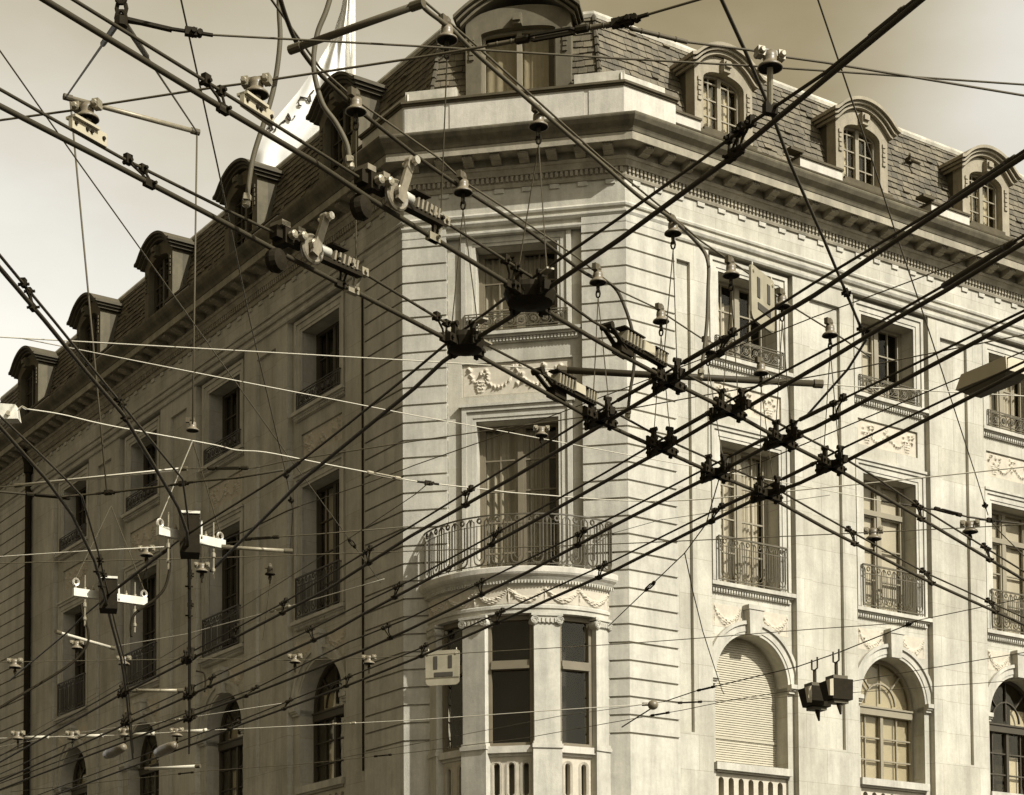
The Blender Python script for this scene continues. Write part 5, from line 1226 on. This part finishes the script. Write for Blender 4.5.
# ---- crossbar boxes
def box_unit(x, y, barL, barR, label, ring_l, ring_r, apex, w, hgt, pl):
    c = on_h(x, y, HC + .1); root = empty('crossbar_unit', c, label, 'insulating box', 'white crossbars with black boxes')
    a, b = on_h(*barL, HC + .12), on_h(*barR, HC + .12)
    b = a + (b - a); t, sd, u_ = axes(b - a); ln = (b - a).length
    mb = MB(); mb.obox(a, t, sd, UP, 0, ln, -.025, .025, -.036, .036); mb.build('crossbar', M['white'], root)
    f = Vector((0, 1, 0)); s2 = Vector((1, 0, 0)); r = (c - Vector((0, 0, CZ))); f = Vector((r.x, r.y, 0)).normalized(); s2 = f.cross(UP); c = c - f * .17
    mb = MB(); mb.hexa([c + s2 * q[0] * w + f * q[1] + UP * q[2] for q in ((-.46, -.10, -hgt / 2), (.5, -.10, -hgt / 2), (.46, .12, -hgt / 2), (-.42, .12, -hgt / 2), (-.5, -.12, hgt / 2), (.48, -.12, hgt / 2), (.48, .14, hgt / 2), (-.5, .14, hgt / 2))]); mb.build('black_box', M['black'], root)
    mb = MB(); mb.obox(c + UP * hgt / 2, s2, f, UP, -.52 * w, .5 * w, -.13, .15, 0, .02); mb.obox(c + UP * hgt / 2, s2, f, UP, .54 * w, .62 * w, -.03, .05, -.16, -.03); mb.build('box_lid', M['white'], root)
    for (rx, ry) in (ring_l, ring_r):
        q = on_h(rx, ry, HC + .25); mb = MB(); mb.tube([q + t * .026 * math.cos(a_) + UP * .03 * math.sin(a_) for a_ in [2 * math.pi * k / 12 for k in range(12)]], .011, 6, True); mb.tube([q - UP * .038, q - UP * .11], .009, 6); mb.build('ring_bolt', M['bright'], root)
        mb = MB(); mb.tube([apex, q + UP * .038], .0048, 6); mb.build('sling_wire', M['cable_lt'] if rx == 160 else M['cable'], root)
    for k in (.16, .27, .72, .84):
        q = a + t * ln * k; mb = MB(); mb.tube([q + UP * .03, q + UP * (.17 if k in (.16, .84) else .08)], .006, 6); mb.lathe(q + UP * .037, [(.014, 0), (.014, .02)], UP, 6)
        if k in (.16, .84): mb.tube([q - UP * .03, q - UP * .30], .008, 6); mb.lathe(q - UP * .13, [(.008, 0), (.017, .01), (.017, .04), (.008, .05)], UP, 8); mb.lathe(q - UP * .25, [(.008, 0), (.016, .01), (.016, .03), (.008, .04)], UP, 8)
        mb.build('threaded_bolt', M['steel'], root)
    return root
AP = DB - UP * .06
box_unit(189.5, 542, (157.5, 530.5), (224, 545), 'higher white crossbar with a tall black box in its middle', (160, 523), (220, 536.5), AP - UP * .08, .168, .31, 0)
insulator(192.5, 430, on_h(192.5, 430, 6).z if False else vert_h(192.5, 430, 192, 560, HC + .1), Vector((1, 0, 0)), 'bell insulator on the plumb dropper wire above the higher white crossbar', .95, False, hook=False)
box_unit(108, 600.5, (73, 592), (146.5, 602), 'lower white crossbar with a squat black box, at far left', (76, 582), (144, 594), on_h(111, 506, vert_h(111, 506, 108, 600, HC + .1)), .17, .27, 0)

# ---- wheel units and slatted section insulators
def axis_on(key, x0, x1, up=True):
    pts = LINES[key][1 if up else 0]; a, _ = near(pts, x0); b, _ = near(pts, x1); return a, b
def slats(mb, P_, ln, n_, w=.035):
    for k in range(n_):
        u = ln * (k + .3) / n_; mb.hexa([P_(u, -w, -.02), P_(u + ln / n_ * .42, -w, -.02), P_(u + ln / n_ * .42, w, -.02), P_(u, w, -.02), P_(u + ln / n_ * .35, -w, .045), P_(u + ln / n_ * .75, -w, .045), P_(u + ln / n_ * .75, w, .045), P_(u + ln / n_ * .35, w, .045)])
def wheel_unit(key, x0, x1, label):
    a, b = axis_on(key, x0, x1); t, sd, u_ = axes(b - a); ln = (b - a).length
    root = empty('wheel_unit', a, label, 'switch unit', 'wheel units on the left trolley wires')
    Q = lambda x, y, z: a + t * x + sd * y + UP * z
    sgn = -1 if sd.dot(Vector((0, -1, 0))) < 0 else 1       # towards the viewer
    mb = MB(); mb.box(Q, -.02, ln * .30, -.028, .028, -.025, .035); mb.box(Q, .02, ln * .12, -.05, .05, -.05, .03); mb.build('switch_body', M['black'], root)
    mb = MB(); mb.box(Q, .0, ln * .10, -.045, .045, .037, .065); mb.box(Q, ln * .19, ln * .27, -.045, .045, .037, .065)
    mb.build('top_plate', M['cast'], root)
    mb = MB()
    for k in range(3): mb.lathe(Q(.05 + .07 * k, sgn * .06, -.01 + .015 * (k % 2)), [(.022, 0), (.022, .03), (.012, .035)], sd * sgn, 8)
    mb.build('bolt_row', M['steel'], root)
    wc = Q(ln * .33, sgn * .06, -.03); mb = MB(); mb.lathe(wc - sd * sgn * .02, [(.02, 0), (.07, .0), (.077, .01), (.077, .022), (.068, .03), (.056, .022), (.02, .022)], sd * sgn, 24); mb.build('wheel', M['cast'], root, False)
    mb = MB(); d = (t * .35 + UP * .94).normalized(); e_ = sd.cross(d)
    ax = d.cross(sd * sgn)
    mb.obox(wc + sd * sgn * .035, d, ax, sd * sgn, -.045, .20, -.022, .022, -.016, .004); mb.lathe(wc + d * .19 + sd * sgn * .02, [(.026, -.012), (.026, .018)], sd * sgn, 14); mb.lathe(wc + sd * sgn * .02, [(.032, -.01), (.032, .018)], sd * sgn, 14); mb.build('lever', M['cast'], root)
    mb = MB(); mb.tube([wc + d * .19 - sd * sgn * .02, wc + d * .19 + sd * sgn * .07], .011, 8); mb.lathe(wc + d * .19 + sd * sgn * .05, [(.02, 0), (.02, .025)], sd * sgn, 8); mb.build('lever_pin', M['bright'], root)
    mb = MB(); mb.tube([Q(ln * .42, 0, .03), Q(ln * .62, 0, .02)], .026, 12); mb.build('white_tube', M['white'], root, True)
    mb = MB(); mb.box(Q, ln * .36, ln, -.022, .022, -.038, -.016); mb.box(Q, ln * .60, ln * .80, -.04, .04, .058, .066); mb.build('rail', M['black'], root)
    mb = MB(); slats(mb, lambda x, y, z: Q(ln * .62 + x, y, z * .8), ln * .32, 6, .03); mb.build('slats', M['cast'], root)
    mb = MB(); mb.lathe(Q(-.0, 0, -.14), [(.02, -.04), (.055, -.03), (.065, 0), (.055, .03), (.02, .04)], (sd + t * .2).normalized(), 16); mb.build('lower_disc', M['black'], root)
    e1, _ = near(LINES[key][0], px(b)[0] - 12); mb = clamp_mesh(Q(ln * .97, 0, 0), e1, t, .8); mb.build('end_clamp', M['steel'], root)
wheel_unit('A2', 276, 360, 'tilted wheel unit with a lever, lower one, in front of the left cornice')
wheel_unit('A1', 361, 441, 'tilted wheel unit with a lever, upper one, beside the chamfer corner')
def section(key, x0, x1, bx0, by0, bx1, by1, label):
    a, b = axis_on(key, x0, x1); t, sd, u_ = axes(b - a); ln = (b - a).length; root = empty('section_insulator', a, label, 'section insulator', 'slatted section insulators')
    Q = lambda x, y, z: a + t * x + sd * y + UP * z
    mb = MB(); mb.box(Q, 0, ln, -.02, .02, -.034, -.012); mb.box(Q, 0, ln * .46, -.036, .036, .056, .064); mb.box(Q, ln * .70, ln, -.036, .036, .042, .05); mb.build('rail', M['black'], root)
    mb = MB(); slats(mb, lambda x, y, z: Q(.01 + x, y, z), ln * .44, 6, .035); mb.build('slats', M['steel'], root); mb = MB(); slats(mb, lambda x, y, z: Q(ln * .72 + x, y, z * .9), ln * .26, 4, .035); mb.build('slats', M['steel'], root)
    mb = MB(); mb.box(Q, ln * .46, ln * .70, -.03, .03, -.012, .045); mb.build('pale_block', M['lamp'], root)
    c0, c1 = on_h(bx0, by0, HM + .02), on_h(bx1, by1, HC + .04); mb = MB()
    for s in (-1, 1): mb.tube([c0 + sd * .025 * s, c1 + sd * .025 * s], .014, 6)
    mb.lathe(c0 - sd * .04, [(.022, 0), (.022, .08)], sd, 8); mb.obox(c1, t, sd, UP, -.06, .07, -.035, .035, -.03, .03); mb.build('link_arm', M['black'], root)
section('A2', 553, 594, 538, 371, 556, 394, 'slatted section insulator with a link arm in front of the carved chamfer panel')
section('A1', 620, 664, 607, 326, 622, 350, 'slatted section insulator with a link arm at the banded right corner')

# ---- barred signs, signal lamps, street lamp, white box
def barred_sign(x, y, h, t, size, label):
    c = on_h(x, y, h); t, sd, _ = axes(Vector((t.x, t.y, 0))); n_ = sd if sd.dot(Vector((0, 0, CZ)) - c) > 0 else -sd
    if t.x < 0: t = -t
    root = empty('barred_sign', c, label, 'sign', 'square plates with three dark bars')
    Q = lambda u, o, z: c + t * u * size + n_ * o + UP * z * size
    rr_ = []
    for (cx, cz, a0) in ((.42, .42, 0), (-.42, .42, 90), (-.36, -.36, 180), (.36, -.36, 270)):
        rad = .07 if cz > 0 else .12
        for k in range(5): a_ = R(a0 + 22.5 * k); rr_.append((cx + rad * math.cos(a_), cz + rad * math.sin(a_)))
    mb = MB(); mb.plate(Q, rr_, [], -.008, .008); mb.build('plate', M['sign'], root)
    for nm, (u0, u1, z0, z1) in (('bar', (-.25, -.14, -.03, .33)), ('bar', (.17, .28, -.01, .34)), ('bar', (-.23, .30, -.24, -.12))):
        mb = MB(); mb.box(Q, u0, u1, .0081, .0125, z0, z1); mb.build(nm, M['iron_dark'], root)
    mb = MB()
    for s in (-.4, .4): mb.lathe(Q(s, .006, .40), [(.012, 0), (.012, .012)], n_, 8); mb.tube([Q(s, 0, .43), Q(s, 0, .55)], .006, 5)
    mb.build('hooks', M['bright'], root)
barred_sign(442.5, 668, 5.86, sdir('T16', 442), .40, 'square plate with three dark bars hanging left of the bay windows')
barred_sign(762, 300, 6.40, sdir('C1s', 760), .36, 'obliquely seen plate with three dark bars in front of the top right-hand window')
t17 = sdir('T17', 825); t17 = t17 if t17.x > 0 else -t17
root = empty('signal_lamps', on_h(825, 690, 6.0), 'pair of black signal lamps hanging from a wire between two arches', 'signal lamps')
cc = Vector((0, 0, CZ)) - on_h(825, 690, 6.0); cc.z = 0; cc.normalize()
for (x, y, hx) in ((815, 697, (809.5, 662)), (836.5, 690, (832.5, 656.5))):
    top = near(SP['T17'], hx[0] + 6)[0]; D_ = math.hypot(top.x, top.y); r = ray(x, y); c = Vector((0, 0, CZ)) + r * (D_ / math.hypot(r.x, r.y))
    ta = (t17 * .95 - UP * -.02).normalized(); tb = Vector((-ta.y, ta.x, 0)).normalized()
    Q = lambda u, o, z: c + t17 * u + tb * o + UP * z
    mb = MB(); mb.hexa([Q(-.06, -.14, -.13), Q(.13, -.14, -.13), Q(.13, .14, -.13), Q(-.06, .14, -.13), Q(-.16, -.14, .10), Q(.14, -.14, .11), Q(.14, .14, .11), Q(-.16, .14, .10)]); mb.build('lamp_housing', M['black'], root)
    mb = MB(); mb.hexa([Q(.07, -.19, .09), Q(.15, -.19, .09), Q(.15, -.142, .1), Q(.07, -.142, .1), Q(.12, -.19, -.10), Q(.15, -.19, -.10), Q(.15, -.142, -.1), Q(.12, -.142, -.1)]); mb.build('visor_edge', M['lamp'], root)
    mb = MB(); mb.box(Q, -.08, .09, -.1, .1, .112, .16); mb.box(Q, -.04, .10, -.1, .1, -.17, -.132); mb.build('lamp_bracket', M['rubber'], root)
    mb = MB(); mb.tube([Q(.04, 0, -.15), Q(.055, 0, -.20)], .032, 8, r1=.03); mb.tube([Q(.055, 0, -.20), Q(.08, 0, -.30)], .03, 8, r1=.012); mb.build('drip_spike', M['black'], root)
    mb = MB(); mb.tube([Q(.0, 0, .15), Vector((c.x, c.y, 0)) + UP * (top.z - .12)], .022, 8)
    e = Vector((c.x, c.y, top.z - .12)); mb.tube([e - t17 * .06 + UP * .14, e - t17 * .06 + UP * .02, e, e + t17 * .06 + UP * .02, e + t17 * .06 + UP * .15], .011, 6); mb.build('hanger_clamp', M['wire'], root)
# street lamp on its wire
t14 = sdir('T14', 985); t14 = t14 if t14.x > 0 else -t14
c = on_h(990, 381, 6.08); root = empty('street_lamp', c, 'box-shaped street lamp hanging from a wire at the right edge', 'street lamp')
tl = Vector((t14.x, t14.y, 0)).normalized(); sl_v = Vector((tl.y, -tl.x, 0))
Q = lambda u, o, z: c + tl * u + sl_v * o + UP * z
mb = MB(); mb.hexa([Q(-.21, -.11, -.02), Q(.25, -.11, -.02), Q(.25, .11, -.02), Q(-.21, .11, -.02), Q(-.18, -.085, .085), Q(.22, -.085, .085), Q(.22, .085, .085), Q(-.18, .085, .085)]); mb.build('lamp_housing', M['lamp'], root)
mb = MB(); mb.hexa([Q(-.15, -.07, -.06), Q(.19, -.07, -.06), Q(.19, .07, -.06), Q(-.15, .07, -.06), Q(-.195, -.098, -.022), Q(.235, -.098, -.022), Q(.235, .098, -.022), Q(-.195, .098, -.022)]); mb.build('diffuser', M['iron'], root)
mb = MB(); mb.box(Q, -.08, -.04, -.02, .02, .085, .115); mb.box(Q, .10, .14, -.02, .02, .085, .115); mb.build('wire_grips', M['black'], root)
c = on_h(13, 413, 6.5); root = empty('white_box', c, 'small white junction box on the left edge holding the bright sagging wire', 'junction box')
Q = lambda u, o, z: c + Vector((u, o, z))
mb = MB(); mb.hexa([Q(-.10, -.05, -.06), Q(.05, -.05, -.06), Q(.05, .06, -.06), Q(-.10, .06, -.06), Q(-.10, -.05, .06), Q(.03, -.05, .05), Q(.03, .06, .05), Q(-.10, .06, .06)]); mb.build('box_body', M['white'], root)
mb = MB(); mb.tube([Q(.03, 0, .02), Q(.07, 0, .05), SP['T7'][0]], .008, 6); mb.lathe(Q(-.02, -.05, -.02), [(.018, 0), (.018, .02)], Vector((0, -1, 0)), 8); mb.build('eye_bolt', M['bright'], root)

# ---- flag on its pole behind the first left dormer
YF = 50.0
pt_, pb_ = at_depth(352.5, -30, YF), at_depth(353.5, 92, YF)
pb_.z = 23.95; mb = MB(); mb.tube([pb_, pt_], .075, 12); mb.lathe(pb_ - UP * .02, [(.2, 0), (.2, .06), (.09, .1)], UP, 12)
po = mb.build('flagpole', M['white'], None, True, origin=pb_); tag(po, 'white flagpole standing on the roof left of the chamfer dormer', 'flagpole')
Lp = [(345, -12), (341, 10), (331, 40), (316, 66), (298, 92), (281, 112), (266, 130), (255, 150), (247, 182)]
Rp = [(351, -12), (351, 10), (351, 40), (351, 74), (352, 104), (350, 132), (343, 155), (332, 175), (318, 192)]
def lerp_path(p, t_):
    f = t_ * (len(p) - 1); i = min(int(f), len(p) - 2); w = f - i; return p[i][0] + (p[i + 1][0] - p[i][0]) * w, p[i][1] + (p[i + 1][1] - p[i][1]) * w
def flag_pt(s, t_, lift=0.0):
    a, b = lerp_path(Lp, t_), lerp_path(Rp, t_); x = a[0] + (b[0] - a[0]) * s; y = a[1] + (b[1] - a[1]) * s
    d = .20 * math.sin(s * 8.5 + t_ * 2.6) * (.3 + .7 * t_) + .07 * math.sin(s * 19 - t_ * 6 + 1.5 * math.sin(t_ * 9)) + .14 * math.sin(t_ * 6 + s * 4)
    return at_depth(x, y, YF + d - lift)
mb = MB(); NS, NT = 44, 70; n0 = len(mb.v)
for j in range(NT + 1):
    for i in range(NS + 1): mb.v.append(flag_pt(i / NS, j / NT))
for j in range(NT):
    for i in range(NS): q = n0 + j * (NS + 1) + i; mb.f.append((q, q + 1, q + NS + 2, q + NS + 1))
fc = flag_pt(.5, .5); root = empty('flag', fc, 'large white flag with dark lettering draped from the roof pole', 'flag'); fl = mb.build('cloth', M['flag'], root, True)
def st_of(x, y):                      # picture spot -> cloth coordinates
    best = min(((px(flag_pt(i / 60, j / 90))[0] - x) ** 2 + (px(flag_pt(i / 60, j / 90))[1] - y) ** 2, i / 60, j / 90) for i in range(61) for j in range(30, 91))
    return best[1], best[2]
STROKES = [[(298.6, 100.2), (300, 97.6), (302.5, 97), (305, 98), (307, 99.5), (308, 100.4)], [(298.8, 102.4), (299.4, 105), (300.8, 106.6)], [(308, 100.4), (310, 101.5), (310.6, 96), (310.2, 94.2), (313.3, 91.2)], [(310.4, 97), (310.6, 102.4)],
           [(286.2, 117.6), (288.6, 119.8), (290.6, 118.4), (289.6, 115.4), (287.6, 113.8), (286.2, 117.6)], [(289.6, 115.4), (288, 116.4)], [(288.6, 119.8), (291, 119.6), (290.6, 118.4)], [(294.2, 116.8), (295.6, 114.6)], [(284.4, 119.6), (285.4, 120)],
           [(265, 128.2), (266, 126.4), (268, 126.2), (268.6, 128)], [(270, 130), (270.4, 127.4), (272, 127.6), (272.2, 129.8)], [(274, 129), (275.6, 130.2), (276.4, 127.6)], [(264, 129.4), (265.4, 130.6)], [(279, 126), (281, 123.6), (284.6, 120.6)]]
for st in STROKES:
    mb = MB(); q = [st_of(*p) for p in st]; pts = []
    for (a, b), (c_, d_) in zip(q, q[1:]):
        for k in range(4): pts.append(flag_pt(a + (c_ - a) * k / 4, b + (d_ - b) * k / 4, .05))
    pts.append(flag_pt(*q[-1], .05)); mb.tube(pts, .022, 5); mb.build('lettering', M['iron_dark'], root)
